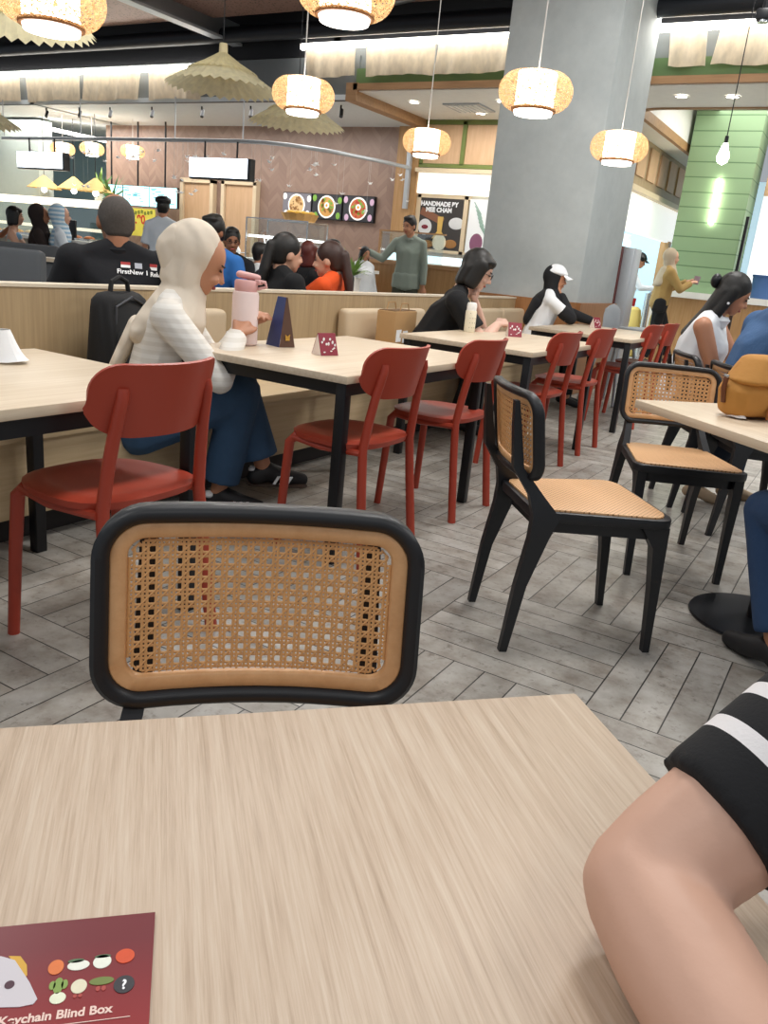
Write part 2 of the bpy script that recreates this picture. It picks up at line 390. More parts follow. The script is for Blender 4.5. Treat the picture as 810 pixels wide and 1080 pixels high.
# partition + bench
pt = thing('booth_partition', 'long low oak veneer partition behind the bench', 'partition', (-3.14, 4, 0))
mk('panel', MB().box((0, 0, .435), (.09, 7.3, .87)), PANELZ, pt); mk('cap_rail', MB().box((0, 0, .877), (.1, 7.3, .014)), plain('cream_edge', '#d9cdb8', .5), pt)
be = thing('bench', 'long oak bench along the partition', 'bench', (-2.77, 4, 0))
mk('seat_top', MB().box((0, 0, .415), (.64, 7.3, .04), bev=.004), PANELY, be); mk('front_panel', MB().box((.28, 0, .255), (.03, 7.3, .285)), PANELY, be); mk('plinth', MB().box((.2, 0, .057), (.03, 7.3, .11)), PLINTH, be)
cl = ['beige back cushion behind the pink bottle', 'beige back cushion between the red tent card and the paper bag', 'beige back cushion right behind the paper bag', 'beige back cushion behind the black-shirted woman', 'beige back cushion left of the woman in the white cap']
for i, y in enumerate((3.1, 4.8, 5.36, 6.85, 7.42)):
    o = mk('back_cushion', MB().box((0, 0, 0), (.1, .53, .33), bev=.035, seg=4), CUSH); o.location = (-3.04, y, .62); tag(o, cl[i], 'cushion', 'bench back cushions')

# ------------------------------------------------------------------ dining tables of the row
def table_row(label, y0, L=1.24, x0=-2.36, x1=-1.53):
    w = x1 - x0; t = thing('dining_table', label, 'table', ((x0 + x1) / 2, y0 + L / 2, 0), 0, 'oak tables along the bench')
    mk('table_top', MB().box((0, 0, .706), (w, L, .028), bev=.003), OAKY, t)
    f = MB()
    for sx in (-1, 1): f.box((sx * (w / 2 - .035), 0, .668), (.035, L - .05, .046))
    for sy in (-1, 1): f.box((0, sy * (L / 2 - .045), .668), (w - .09, .035, .046))
    mk('apron_frame', f, BLACKM, t)
    for sx in (-1, 1):
        for sy in (-1, 1): mk('leg', MB().box((sx * (w / 2 - .04), sy * (L / 2 - .045), .345), (.042, .042, .69), bev=.003), BLACKM, t)
    return t
table_row('oak table with a crumpled white tissue, cut off by the left edge', .53, 1.24, -2.44, -1.63)
table_row('oak table with the pink bottle, in front of the woman in the cream headscarf', 2.34)
table_row('oak table with the pale flask, in front of the black-haired woman in black', 4.13)
table_row('farthest oak table of the bench row, in front of the woman in a white cap', 6.18)

# ------------------------------------------------------------------ red chairs
def red_chair(label):
    t = thing('red_chair', label, 'chair', (0, 0, 0), 0, 'red plastic chairs at the bench tables')
    def seat(u, v):
        a = 2 * PI * u; n = 3.0; c, s_ = math.cos(a), math.sin(a); k = (abs(c) ** n + abs(s_) ** n) ** (-1 / n)
        rx = .187 if c > 0 else .195
        return V((rx * k * c * v, .21 * k * s_ * v * (1 - .08 * c), .458 - .014 * (1 - v * v) - (0 if v < .97 else .01)))
    mk('seat', MB().grid(seat, 40, 8, .02), RED, t)
    def back(u, v):
        y = math.sin((2 * u - 1) * PI / 2); hw = .204 + .006 * v
        a_ = abs(y); top = .828 - (.068 * (1 - math.sqrt(max(0, 1 - ((a_ - .72) / .28) ** 2))) if a_ > .72 else 0); bot = .640 + (.076 * (1 - math.sqrt(max(0, 1 - ((a_ - .5) / .5) ** 2))) if a_ > .5 else 0)
        z = bot + (top - bot) * v
        return V((-.215 - .24 * (z - .6) + .085 * y * y, y * hw, z))
    mk('backrest', MB().grid(back, 28, 12, .011), RED, t)
    for s_ in (-1, 1):
        mk('leg', MB().tube([(.18, s_ * .19, 0), (.167, s_ * .181, .25), (.158, s_ * .172, .42), (.138, s_ * .158, .445), (.08, s_ * .14, .448)], .0165, 12, .022), RED, t)
        mk('leg', MB().tube([(-.225, s_ * .192, 0), (-.19, s_ * .181, .3), (-.176, s_ * .174, .45), (-.188, s_ * .166, .56), (-.2, s_ * .158, .64), (-.217, s_ * .15, .72), (-.222, s_ * .147, .745), (-.219, s_ * .145, .765)], .0185, 12, .0155), RED, t)
        mk('side_rail', MB().tube([(.145, s_ * .17, .44), (0, s_ * .19, .432), (-.175, s_ * .187, .44)], .013, 8), RED, t)
    return t
rc = red_chair('')
spots = [(-1.735, 1.475, 181, 'red chair nearest the camera on the left, at the table with the tissue'),
         (-1.67, 2.60, 180, 'red chair in front of the near black leg of the pink bottle table'),
         (-1.68, 3.385, 180, 'second red chair at the pink bottle table, right of the first'),
         (-1.70, 4.55, 180, 'red chair at the flask table, nearer of the two, behind the cane chair back'),
         (-1.72, 5.33, 180, 'red chair at the right end of the flask table'),
         (-1.72, 6.72, 180, 'red chair at the farthest bench table, left of its pair'),
         (-1.72, 7.3, 180, 'last red chair of the row, beside the walking woman')]
for i, (x, y, a, lb) in enumerate(spots):
    o = rc if i == 0 else dup(rc); place(o, (x, y, 0), R(a), lb)

# ------------------------------------------------------------------ cane chairs
BY, BZ0, BZ1, BRAD = .210, .54, .802, .064
def bsurf(y, z, off=0):
    return V((-.238 - .16 * (z - .55) + .032 * (y / .213) ** 2 + off, y, z))
def rrect(ins, n=9):
    y, z0, z1, r = BY - ins, BZ0 + ins, BZ1 - ins, max(.012, BRAD - ins); out = []
    for cy, cz, a0 in ((y - r, z1 - r, 0), (-y + r, z1 - r, 90), (-y + r, z0 + r, 180), (y - r, z0 + r, 270)):
        out += [(cy + r * math.cos(R(a0 + 90 * k / n)), cz + r * math.sin(R(a0 + 90 * k / n))) for k in range(n + 1)]
    # extra points on the long sides so that the ring follows the curve
    res = []
    for k, p in enumerate(out):
        q = out[(k + 1) % len(out)]; res.append(p)
        if abs(p[0] - q[0]) > .1: res += [(p[0] + (q[0] - p[0]) * j / 8, p[1] + (q[1] - p[1]) * j / 8) for j in range(1, 8)]
    return res
def ring(mb, a, b, f, k, rnd=0):
    A, B = rrect(a), rrect(b); n = len(A); L = []
    prof = [(A, k), (A, f), (B, f), (B, k)] if not rnd else [(A, k + rnd), (A, f - rnd), (rrect(a + rnd), f), (rrect(b - rnd), f), (B, f - rnd), (B, k + rnd), (rrect(b - rnd), k), (rrect(a + rnd), k)]
    for pts_, off in prof: L.append([mb.bm.verts.new(bsurf(*p, off)) for p in pts_])
    for q in range(len(L)):
        c, d = L[q], L[(q + 1) % len(L)]
        for j in range(n): mb.bm.faces.new((c[j], c[(j + 1) % n], d[(j + 1) % n], d[j]))
    return mb
def inside(y, z, ins=.04):
    a, r = BY - ins, BRAD - ins + .012; b0, b1 = BZ0 + ins, BZ1 - ins
    if abs(y) > a or z < b0 or z > b1: return False
    dy = abs(y) - (a - r); dz = max((b0 + r) - z, z - (b1 - r))
    return not (dy > 0 and dz > 0 and dy * dy + dz * dz > r * r)
def weave():
    mb = MB(); p = .0164; w = .0018; zc = (BZ0 + BZ1) / 2
    def strand(o, d, off, w=w):
        run = []; n = V((-d[1], d[0]))
        def flush():
            if len(run) > 1:
                vs = []
                for q in run:
                    vs.append([mb.bm.verts.new(bsurf(q.x + n.x * s * w, q.y + n.y * s * w, off + h)) for s, h in ((-1, 0), (0, .0009), (1, 0), (0, -.0009))])
                for a, b in zip(vs, vs[1:]):
                    for k in range(4): mb.bm.faces.new((a[k], a[(k + 1) % 4], b[(k + 1) % 4], b[k]))
            run.clear()
        for k in range(-60, 61):
            q = V(o) + V(d) * (k * .0065)
            if inside(q.x, q.y): run.append(q)
            else: flush()
        flush()
    for i in range(-13, 14):
        for s in (-.17, .17):
            strand(((i + s) * p, zc), (0, 1), .0012); strand((0, zc + (i + s) * p), (1, 0), .0002)
    q = 1 / math.sqrt(2)
    for i in range(-26, 27):
        strand(((i + .5) * p, zc), (q, q), .0015, .0013); strand(((i + .5) * p, zc), (q, -q), -.0004, .0013)
    return mb
def cane_chair(label):
    t = thing('cane_chair', label, 'chair', (0, 0, 0), 0, 'black framed cane chairs')
    bf = mk('back_frame', ring(MB(), 0, .021, .016, -.016, .006), BLACK, t, 50)
    mk('back_border', ring(MB(), .021, .041, .008, -.006, .002), TAN, bf, 50)
    mk('cane_panel', weave(), CANE, bf, 0)
    def outline(g, n=6):
        f, b, xf, xb, r = .225 - g, .19 - g, .235 - g, -.2 + g, .05; out = []
        for (cx, cy), a0 in (((xf - r, f - r), 0), ((xb + r, b - r), 90), ((xb + r, -b + r), 180), ((xf - r, -f + r), 270)):
            out += [(cx + r * math.cos(R(a0 + 90 * k / n)), cy + r * math.sin(R(a0 + 90 * k / n))) for k in range(n + 1)]
        return out
    sf = mk('seat_frame', MB().prism(outline(0), .425, .455, None, .005).prism(outline(.03), .385, .426), BLACK, t)
    mk('seat_panel', MB().prism(outline(.016), .45, .461, None, .004), SEATW, sf)
    for s in (-1, 1):
        mk('leg', MB().beam(((.24, s * .18, 0), .022, .024), ((.222, s * .185, .22), .032, .03), ((.205, s * .19, .36), .045, .036), ((.18, s * .19, .427), .09, .036)), BLACK, t)
        mk('leg', MB().beam(((-.24, s * .185, 0), .024, .024), ((-.215, s * .183, .22), .036, .028), ((-.18, s * .18, .37), .06, .03), ((-.165, s * .178, .44), .085, .03), ((-.2, s * .165, .5), .045, .028), ((-.263, s * .15, .58), .032, .026), ((-.283, s * .148, .7), .024, .024), ((-.294, s * .147, .775), .014, .022)), BLACK, t)
    return t
cc = cane_chair('')
def fa(x, y): return math.atan2(y, x)
cs = [((-.59 + .643 * .27 - .03, .775 - .765 * .27 + .005), fa(.643, -.765), 'cane chair right behind the front table, seen square on'),
      ((-.696, 2.455), fa(.765, .645), 'cane chair turned sideways in the middle of the tiled aisle'),
      ((-.587, 3.433), fa(.475, -.88), 'cane chair whose back shows over the left corner of the round-based table'),
      ((-.34, 4.26), fa(.87, .48), 'cane chair under the person in blue denim, by the mustard bag'),
      ((-.60, 4.62), fa(.88, .47), 'cane chair under the woman in the white sleeveless top'),
      ((.36, 2.42), fa(-.6, .6), 'cane chair under the person in jeans at the right edge'),
      ((.33, .76), fa(-.7, -.71), 'cane chair under the person in the striped shirt')]
for i, (p, a, lb) in enumerate(cs):
    o = cc if i == 0 else dup(cc); place(o, (*p, 0), a, lb)

# ------------------------------------------------------------------ front table and pedestal table
def cafe_table(label, c, rz, s, mat, cat='table', legz=.706):
    t = thing('cafe_table', label, cat, (*c, 0), rz)
    mk('table_top', MB().box((0, 0, .705), (s[0], s[1], .03), bev=.003), mat, t)
    mk('pedestal', MB().cyl((0, 0, .012), (0, 0, .69), .036, n=24).box((0, 0, .68), (.4, .06, .02)).box((0, 0, .68), (.06, .4, .02)), BLACKM, t)
    mk('base_plate', MB().lathe([(0, 0), (.225, 0), (.235, .004), (.232, .011), (.05, .017), (0, .017)], 56), DISC, t)
    return t
e = V((.72, -.69)); n_ = V((.69, .72))
c0 = V((-.175, .737)); cF = c0 + e * .36 - n_ * .4
cafe_table('pale oak table filling the foreground, holding the red leaflet', (cF.x, cF.y), math.atan2(e.y, e.x), (.72, .8), FRONT)
cRT = V((-.69, 2.985)) + V((.74, -.672)) * .4 + V((.672, .74)) * .4
cafe_table('square oak table on a round black base, holding the mustard bag', (cRT.x, cRT.y), math.atan2(-.672, .74), (.8, .8), OAKX)
# ------------------------------------------------------------------ hung cloths
def hung_cloth(x0, x1, zt, h, label, grp, seed):
    rnd = random.Random(seed); ph = rnd.random() * 6; k1 = rnd.uniform(9, 14); sk = rnd.uniform(-.05, .05)
    def fn(u, v):
        x = x0 + (x1 - x0) * u; z = zt - h * v * (1 + .03 * math.sin(u * 7 + ph))
        return V((x + sk * v, 8.96 + .02 * math.sin(x * k1 + ph) * (0.3 + v) + .012 * math.sin(x * 31 + ph), z))
    o = mk('hung_cloth', MB().grid(fn, 40, 8, .003), CLOTH); tag(o, label, 'cloth', grp); return o
g1, g2 = 'cloths hung under the left light strip', 'cloths hung under the right light strip'
for i, (a, b, lb) in enumerate(((-13.9, -12.5, 'sheer cloth at the far left end of the left strip'), (-12.35, -11.05, 'wide sheer cloth hung left of the two lantern cords'), (-10.95, -9.75, 'sheer cloth hung between the cords and the big straw hat'), (-9.6, -8.6, 'sheer cloth hung behind the big straw hat'))):
    hung_cloth(a, b, 3.34, .37, lb, g1, i)
for i, (a, b, lb) in enumerate(((-6.86, -6.1, 'sheer cloth at the left end of the right strip'), (-5.95, -5.03, 'sheer cloth hung above the corner of the green trim'), (-4.98, -3.75, 'sheer cloth hung just left of the concrete pillar'), (-2.4, -2.05, 'narrow sheer cloth hung just right of the concrete pillar'), (-1.93, -.9, 'sheer cloth hung above the green boarded pillar'))):
    hung_cloth(a, b, 3.52, .33, lb, g2, 20 + i)

# ------------------------------------------------------------------ lanterns
def lantern(label, p, r=.2, top=4.7):
    t = thing('pendant_lantern', label, 'lamp', p, 0, 'rattan pendant lanterns'); h = r * .48
    sd = mk('shade', MB().lathe([(r * (.52 + .48 * math.sqrt(max(0, 1 - s * s))), s * h) for s in [k / 9 for k in range(-9, 10)]], 40), RATT, t, 180)
    mk('glow_drum', MB().cyl((0, 0, -h * 1.0), (0, 0, h * .96), r * .52, n=32), LAMPW, t)
    mk('bottom_ring', MB().lathe([(r * .53, -h * 1.02), (r * .6, -h * 1.02), (r * .6, -h * .86), (r * .53, -h * .86)], 36), RATTRING, sd)
    mk('diffuser', MB().cyl((0, 0, -h * 1.2), (0, 0, -h * .98), r * .5, r * .53, n=32), LAMPW, t)
    mk('cord', MB().cyl((0, 0, h * .9), (0, 0, top - p[2]), .004, n=6), CORD, t)
    return t
RATTRING = plain('rattan_hoop', '#8f6238', .6); CORD = plain('pale_cord', '#c9c6c0', .6)
for p, lb in (((-1.866, 4.486, 2.055), 'rattan lantern in front of the left part of the concrete pillar'), ((-3.464, 4.53, 2.069), 'rattan lantern over the lower straw hat'),
              ((-3.524, 6.307, 2.071), 'rattan lantern in front of the green-framed panels'), ((-1.837, 6.054, 2.022), 'rattan lantern at the right edge of the concrete pillar'),
              ((-2.93, 2.25, 1.935), 'big near lantern cut off by the top left of the photo'), ((-2.125, 3.021, 2.13), 'near lantern cut off by the top edge, left of the pillar')):
    lantern(lb, p)
for x, y, z, lb in ((-12.39, 9.663, 2.381, 'leftmost of the three tiny far lanterns, beside the left lit sign'), (-11.968, 9.919, 2.427, 'middle of the three tiny far lanterns'), (-11.3, 10.2, 2.44, 'rightmost of the three tiny far lanterns, before the brown wall')):
    lantern(lb, (x, y, z))

# ------------------------------------------------------------------ straw hats
def straw_hat(label, p, r):
    t = thing('straw_hat_lamp', label, 'hanging straw hat', p, 0, 'pleated straw hats hung from the ceiling'); n = 72
    mk('lower_brim', MB().lathe([(.03 * r, .42 * r), (.55 * r, .13 * r), (r, -.14 * r)], n, ripple=.03, nr=1), STRAW, t, 0)
    mk('upper_tier', MB().lathe([(.03 * r, .46 * r), (.35 * r, .26 * r), (.62 * r, .12 * r)], n, ripple=.03, nr=1), STRAW, t, 0)
    mk('crown_knob', MB().lathe([(0, .58 * r), (.07 * r, .58 * r), (.08 * r, .4 * r), (.05 * r, .38 * r)], 16), STRAW_, t)
    mk('cord', MB().cyl((0, 0, .55 * r), (0, 0, 4.7 - p[2]), .004, n=6), BLACKM, t)
    return t
straw_hat('big pleated straw hat hung left of the middle lantern', (-4.95, 5.4, 2.37), .45)
straw_hat('lower straw hat half hidden behind the middle lantern', (-4.95, 6.4, 2.27), .43)
straw_hat('straw hat behind the big near lantern at top left', (-4.65, 3.3, 2.27), .45)
straw_hat('straw hat cut off by the left edge below the cloths', (-8.05, 5.2, 2.08), .47)

# ------------------------------------------------------------------ back wall
for i, (x, lb) in enumerate(((-10.33, ''), (-9.4, ''))):
    d = MB().box((x, 10.76, 1.03), (.6, .04, 2.04)); o = struct('door_%d' % (i + 1), d, DOORW)
    f = mk('door_frame', MB().box((x - .34, 10.75, 1.05), (.07, .1, 2.1)).box((x + .34, 10.75, 1.05), (.07, .1, 2.1)).box((x, 10.75, 2.085), (.75, .1, .07)), FRAMEW, o)
    mk('door_handle', MB().cyl((x + .22, 10.74, 1.0), (x + .22, 10.68, 1.0), .012).cyl((x + .23, 10.69, 1.0), (x + .1, 10.69, 1.0), .01), CHROME, o)
def screen(label, c, w, h, tilt, scr, grp=None, deco=None):
    t = thing('menu_screen', label, 'screen', c, 0, grp)
    mk('bezel', MB().box((0, .03, 0), (w, .05, h)), BLACKM, t)
    mk('display', MB().box((0, 0, 0), (w * .97, .012, h * .95)), scr, t)
    if deco: deco(t)
    if grp and grp.startswith('cyan'): mk('ceiling_mount', MB().cyl((0, .04, h / 2), (0, .04, 2.94 - c[2]), .015, n=8), BLACKM, t)
    return t
def dish_deco(cols, seed):
    def f(t):
        rnd = random.Random(seed)
        def disc(name, x, z, r, m, y): mk(name, MB().cyl((x, y, z), (x, y + .004, z), r, n=24), m, t)
        disc('plate_picture', 0, 0, .165, cols[0], -.012); disc('food_picture', 0, .0, .14, cols[1], -.016)
        b = MB(); b2 = MB()
        for k in range(26):
            a = rnd.random() * 6.28; q = rnd.uniform(.03, .12); (b if k % 2 else b2).cyl((q * math.cos(a), -.021, q * math.sin(a)), (q * math.cos(a), -.018, q * math.sin(a)), rnd.uniform(.012, .026), n=8)
        mk('garnish_picture', b, cols[2], t); mk('meat_picture', b2, cols[3], t)
        if cols[4]: disc('egg_picture', .01, .02, .045, cols[4], -.025); disc('yolk_picture', .01, .02, .02, emit('yolk_print', '#e8902e', .5), -.028)
        bb = MB()
        for sx, sz in ((-.23, .12), (-.2, -.13), (.22, -.12), (.24, .1)): bb.sph((sx, -.012, sz), (.04, .003, .05), sub=2)
        mk('side_dish_picture', bb, cols[5], t)
    return f
pw, pg = emit('plate_print', '#e6e4e0', .55), emit('green_print', '#6f9a3e', .5)
scrd = emit('dark_menu_screen', '#2c2c30', .5)
ff = 'food picture screens on the brown wall'
screen('food picture screen with a bowl of nuts, leftmost of three', (-8.22, 10.74, 1.8), .56, .37, 0, emit('grey_menu_screen', '#6d6a70', .5), ff, dish_deco((pw, emit('nut_print', '#c9a878', .5), emit('nut_dark_print', '#8a6238', .5), emit('nut_mid_print', '#a98050', .5), None, pw), 1))
screen('food picture screen with greens and a fried egg, middle of three', (-7.64, 10.74, 1.8), .56, .37, 0, scrd, ff, dish_deco((pw, emit('rice_print', '#b98a4a', .5), pg, emit('brown_print', '#8a5a32', .5), pw, pg), 2))
screen('food picture screen with a red-brown dish and an egg, rightmost of three', (-7.06, 10.74, 1.8), .56, .37, 0, scrd, ff, dish_deco((pw, emit('sambal_print', '#b0603a', .5), pg, emit('red_print', '#a83a28', .5), pw, emit('lilac_print', '#b99ab0', .5)), 3))
cy = emit('cyan_menu_screen', '#a8e8f4', 2.2); dk = emit('menu_print', '#3f7f92', .6)
def menu_deco(seed):
    def f(t):
        rnd = random.Random(seed); b = MB()
        for k in range(14):
            b.box((rnd.uniform(-.26, .26), -.01, rnd.uniform(-.11, .13)), (rnd.uniform(.03, .14), .006, .012))
        if seed == 12: b.box((.02, -.01, -.06), (.14, .006, .1))
        mk('menu_lines', b, dk, t)
    return f
for i, (x, lb) in enumerate(((-12.12, 'leftmost bright cyan menu screen, above the bald man'), (-11.46, 'middle bright cyan menu screen'), (-10.81, 'right bright cyan menu screen above the cook in a dark beret'))):
    screen(lb, (x, 10.42, 1.76), .64, .33, 0, cy, 'cyan menu screens', menu_deco(10 + i))
ys = thing('sale_sign', 'yellow printed sign with red price behind the cook in a beret', 'sign', (-11.35, 10.3, 1.33))
mk('board', MB().box((0, 0, 0), (.95, .02, .45)), plain('yellow_sign', '#d9cf52', .6), ys)
RX = M.Rotation(R(90), 4, 'X')
REDP = plain('red_print', '#c22a20', .6); OLIVE = plain('olive_print', '#6f7a2a', .6)
text('price', '.90', .2, REDP, ys, M.Translation((.13, -.013, -.02)) @ RX, bold=.006)
b = MB()
for k in range(9): b.box((-.2 + k * .075, -.012, .15 + .012 * (k % 3)), (.05, .006, .055), rot=M.Rotation(.5 * (k % 2) - .2, 3, 'Y'))
mk('sign_scribble', b, OLIVE, ys)
mk('food_picture', MB().cyl((.33, -.015, -.12), (.33, -.01, -.12), .13, n=24), plain('dark_food_print', '#6d3a34', .7), ys); mk('stand_pole', MB().cyl((.33, 0, -.2), (.33, 0, -1.33), .012), BLACKM, ys)

def lit_sign(label, c, w, h):
    t = thing('lit_sign', label, 'lit sign', c, 0, 'blank white lit signs')
    mk('housing', MB().box((.02, .05, -.01), (w + .05, .1, h + .03)), BLACKM, t); mk('face', MB().box((0, -.004, 0), (w, .012, h)), SIGNW, t)
    for s in (-.28, .28): mk('hanger', MB().cyl((s * w, .05, h / 2), (s * w, .05, 2.375 - c[2]), .012, n=8), BLACKM, t)
lit_sign('blank white lit sign hung above the two doors', (-7.83, 8.5, 2.05), 1.0, .235)
lit_sign('blank white lit sign hung at the far left', (-11.44, 8.5, 2.065), 1.05, .22)
# glass screen rail with paper birds
rp = [(-12.6, 8.7), (-9.5, 8.6), (-7.6, 8.58), (-7.2, 8.66), (-6.9, 8.85), (-6.6, 9.3), (-6.35, 10.0), (-6.2, 10.7)]
gr = thing('curved_rail', 'pale metal rail curving to the brown wall, small birds hung below', 'rail', (-9, 9, 2.39))
mk('rail', MB().tube([(x + 9, y - 9, 0) for x, y in rp], .025, 8), LGREY, gr); mk('end_post', MB().box((2.78, 1.68, -.05), (.06, .06, 1.0)), LGREY, gr)
for k in (-3.4, -1.6, .3, 1.5): mk('hanger', MB().cyl((k, -.41, .02), (k, -.41, .53), .008, n=6), LGREY, gr)
BIRD = plain('white_bird_paper', '#ffffff', .6)
bird = None; rnd = random.Random(5)
for k in range(56):
    f = rnd.random(); i = min(int(f * 7), 6); a, b_ = V(rp[i]), V(rp[i + 1]); q = a.lerp(b_, rnd.random())
    if k < 26: q = V((rnd.uniform(-12.0, -7.8), 8.6))
    
    z = 2.39 - rnd.choice((.12, .15, .2, .26, .45, .62)) - rnd.random() * .06
    if bird is None:
        bird = thing('paper_bird', 'small white paper bird hung below the curved rail', 'paper bird', (0, 0, 0), 0, 'white paper birds under the curved rail')
        w_ = MB(); s_ = .04
        for sg in (-1, 1): w_.hullpts([V((0, 0, 0)), V((.02, 0, -.012)), V((sg * s_, .01, s_ * .7)), V((sg * s_ * .4, .028, .012)), V((0, .012, .004))])
        mk('wings', w_, BIRD, bird, 0); mk('body', MB().hullpts([V((-.008, 0, 0)), V((.008, 0, 0)), V((0, .05, .012)), V((0, -.035, .004)), V((0, 0, -.016))]), BIRD, bird, 0); mk('thread', MB().cyl((0, 0, 0), (0, 0, 1), .0012, n=4), CORD, bird, 0)
        o = bird
    else: o = dup(bird)
    o.location = (q.x, q.y, z); o.rotation_euler = (0, 0, rnd.random() * 6)
    for c_ in o.children:
        if c_.name.startswith('thread'): c_.scale = (1, 1, 2.38 - z)
        else: c_.rotation_euler = (rnd.uniform(-.5, .5), 0, 0)
# glass food case in the middle
fc = thing('food_display_case', 'glass food case with lit shelf below the food picture screens', 'display case', (-7.17, 9.2, 0))
mk('cabinet', MB().box((0, 0, .46), (2.6, .6, .92), bev=.01), WOODW, fc); mk('counter_top', MB().box((0, -.02, .94), (2.66, .66, .04)), WHITE, fc)
mk('glass_box', MB().box((-.02, 0, 1.22), (1.04, .46, .52)), GLASS, fc)
f = MB()
for sx in (-.54, .5):
    for sy in (-.23, .23): f.box((sx, sy, 1.22), (.015, .015, .54))
for sy in (-.23, .23): f.box((-.02, sy, 1.49), (1.05, .015, .015))
mk('case_frame', f, CHROME, fc); mk('lit_shelf', MB().box((-.02, 0, 1.26), (1.0, .4, .03)), emit('lit_shelf', '#ffffff', 2.5), fc)
rb = []
for i, (x, z, lb) in enumerate(((-7.95, .96, 'white rabbit figure left of the glass food case'), (-7.42, .96, 'white rabbit figure under the shelf of the glass case'))):
    b = MB().sph((0, 0, .07), (.07, .05, .07)).sph((0, -.01, .17), .048)
    for s in (-1, 1): b.hull(((s * .018, 0, .2), .014), ((s * .045, 0, .32), .012))
    o = mk('rabbit_figure', remesh(b, .01, 2), WHITEP, None, 180); o.location = (x, 9.05, z); tag(o, lb, 'figurine')
bk = thing('bread_basket', 'wicker basket of yellow buns on top of the glass case', 'basket', (-6.98, 9.2, 1.5))
mk('basket', MB().lathe([(0, 0), (.2, 0), (.25, .09), (.235, .09), (.19, .012), (0, .012)], 28, ripple=.02, nr=1), plain('wicker', '#b98a4c', .7, 0, .2, 50), bk)
for i in range(9):
    a = i * 2.4; q = .05 + .014 * i; o = tag(mk('yellow_bun', MB().sph((0, 0, 0), (.055, .045, .035), sub=2), plain('yellow_bun_crust', '#e6bb4a', .6) if i == 0 else bpy.data.materials['yellow_bun_crust']), 'yellow bun in the wicker basket on the glass case', 'bun', 'buns in the wicker basket'); o.location = (-6.98 + q * math.cos(a), 9.2 + q * math.sin(a), 1.595)
# wood counter behind the grey-shirted man
wc = thing('wood_counter', 'long wood fronted counter behind the man in the grey shirt', 'counter', (-5.2, 10.05, 0))
mk('front', MB().box((-.05, 0, .53), (2.0, .5, 1.06)), WOODW, wc); mk('ledge', MB().box((-.05, -.02, 1.08), (2.06, .56, .05)), TRIM, wc); mk('sneeze_guard', MB().box((-.5, 0, 1.3), (1.0, .02, .38)), GLASS, wc); mk('guard_rail', MB().box((-.5, 0, 1.5), (1.04, .04, .02)).box((-1.0, 0, 1.3), (.03, .04, .4)), TRIM, wc)
mk('inner_light', MB().box((-.2, .15, 1.17), (1.6, .04, .1)), emit('counter_light', '#d8f0f8', 1.6), wc)
# green window panels over the posters
gp = thing('panel_cabinet', 'green framed row of two wood panels above the posters', 'wall cabinet', (-5.4, 10.78, 2.73))
f = MB().box((0, 0, .27), (1.4, .06, .06)).box((0, 0, -.29), (1.4, .06, .05))
for x in (-.68, -.03, .62): f.box((x, 0, 0), (.06, .06, .56))
mk('frame', f, GREENF, gp)
for x in (-.36, .3): mk('panel', MB().box((x, .01, 0), (.6, .03, .52)), DOORW, gp)
mk('ledge', MB().box((0, -.05, -.36), (1.4, .14, .05)), FRAMEW, gp)
lb_ = tag(mk('light_box', MB().box((-5.45, 10.8, 2.22), (1.3, .06, .3)), emit('warm_light_box', '#f4f1e4', 1.0)), 'blank pale lit panel between the posters and the green frame', 'lit panel')
po = thing('menu_poster', 'big dark menu poster with noodles beside the concrete pillar', 'poster', (-5.66, 10.8, 1.67))
mk('frame', MB().box((-.4, .01, 0), (.07, .05, .78)).box((.36, .01, 0), (.06, .05, .78)).box((0, .01, .37), (.84, .05, .05)).box((0, .01, -.37), (.84, .05, .04)), FRAMEW, po)
mk('print', MB().box((-.02, 0, 0), (.72, .02, .72)), plain('dark_poster', '#3b3634', .6), po)
text('poster_title', 'HANDMADE BY', .085, WHITEP, po, M.Translation((-.06, -.013, .24)) @ RX, bold=.004); text('poster_title', 'MEE CHAM', .085, WHITEP, po, M.Translation((-.06, -.013, .16)) @ RX, bold=.004)
mk('plank_picture', MB().box((-.16, -.011, .1), (.4, .004, .1), rot=M.Rotation(.35, 3, 'Y')), plain('wood_print', '#8a5a42', .6), po)
mk('noodle_picture', MB().prism([(-.06, .1), (.03, .1), (.02, -.1), (.1, -.2), (-.13, -.2), (-.05, -.1)], 0, .004, M.Translation((.0, -.013, 0)) @ RX), plain('noodle_print', '#d9b15e', .6), po)
mk('bowl_picture', MB().cyl((0, -.018, -.25), (0, -.014, -.25), .11, n=28), plain('bowl_print', '#ece0c4', .6), po)
mk('plate_picture', MB().cyl((-.26, -.014, -.05), (-.26, -.012, -.05), .11, n=28), plain('pale_plate_print', '#dcdcdc', .6), po); mk('dumpling_picture', MB().sph((.24, -.012, .02), (.12, .004, .08)), bpy.data.materials['pale_plate_print'], po)
mk('sauce_picture', MB().sph((-.26, -.016, -.05), (.055, .004, .03)), plain('sauce_print', '#7c2030', .6), po)
mk('nut_picture', MB().sph((-.2, -.012, -.28), (.11, .004, .05)), plain('nut_print_brown', '#a0703c', .6), po); mk('nut_picture', MB().sph((.18, -.012, -.26), (.1, .004, .06)), bpy.data.materials['nut_print_brown'], po)
p2 = thing('leaf_poster', 'narrow white poster with green leaf lines, partly behind the pillar', 'poster', (-4.98, 10.8, 1.67))
mk('print', MB().box((-.08, 0, 0), (.36, .02, .72)), WHITEP, p2); b = MB()
for k in range(7): b.box((-.13 + .02 * k, -.012, .24 - .05 * k), (.2, .004, .008), rot=M.Rotation(.9, 3, 'Y'))
mk('leaf_lines', b, plain('leaf_print', '#6fa08a', .6), p2); mk('onion_picture', MB().sph((-.1, -.01, -.22), (.1, .004, .13)), plain('purple_print', '#8a5672', .6), p2)
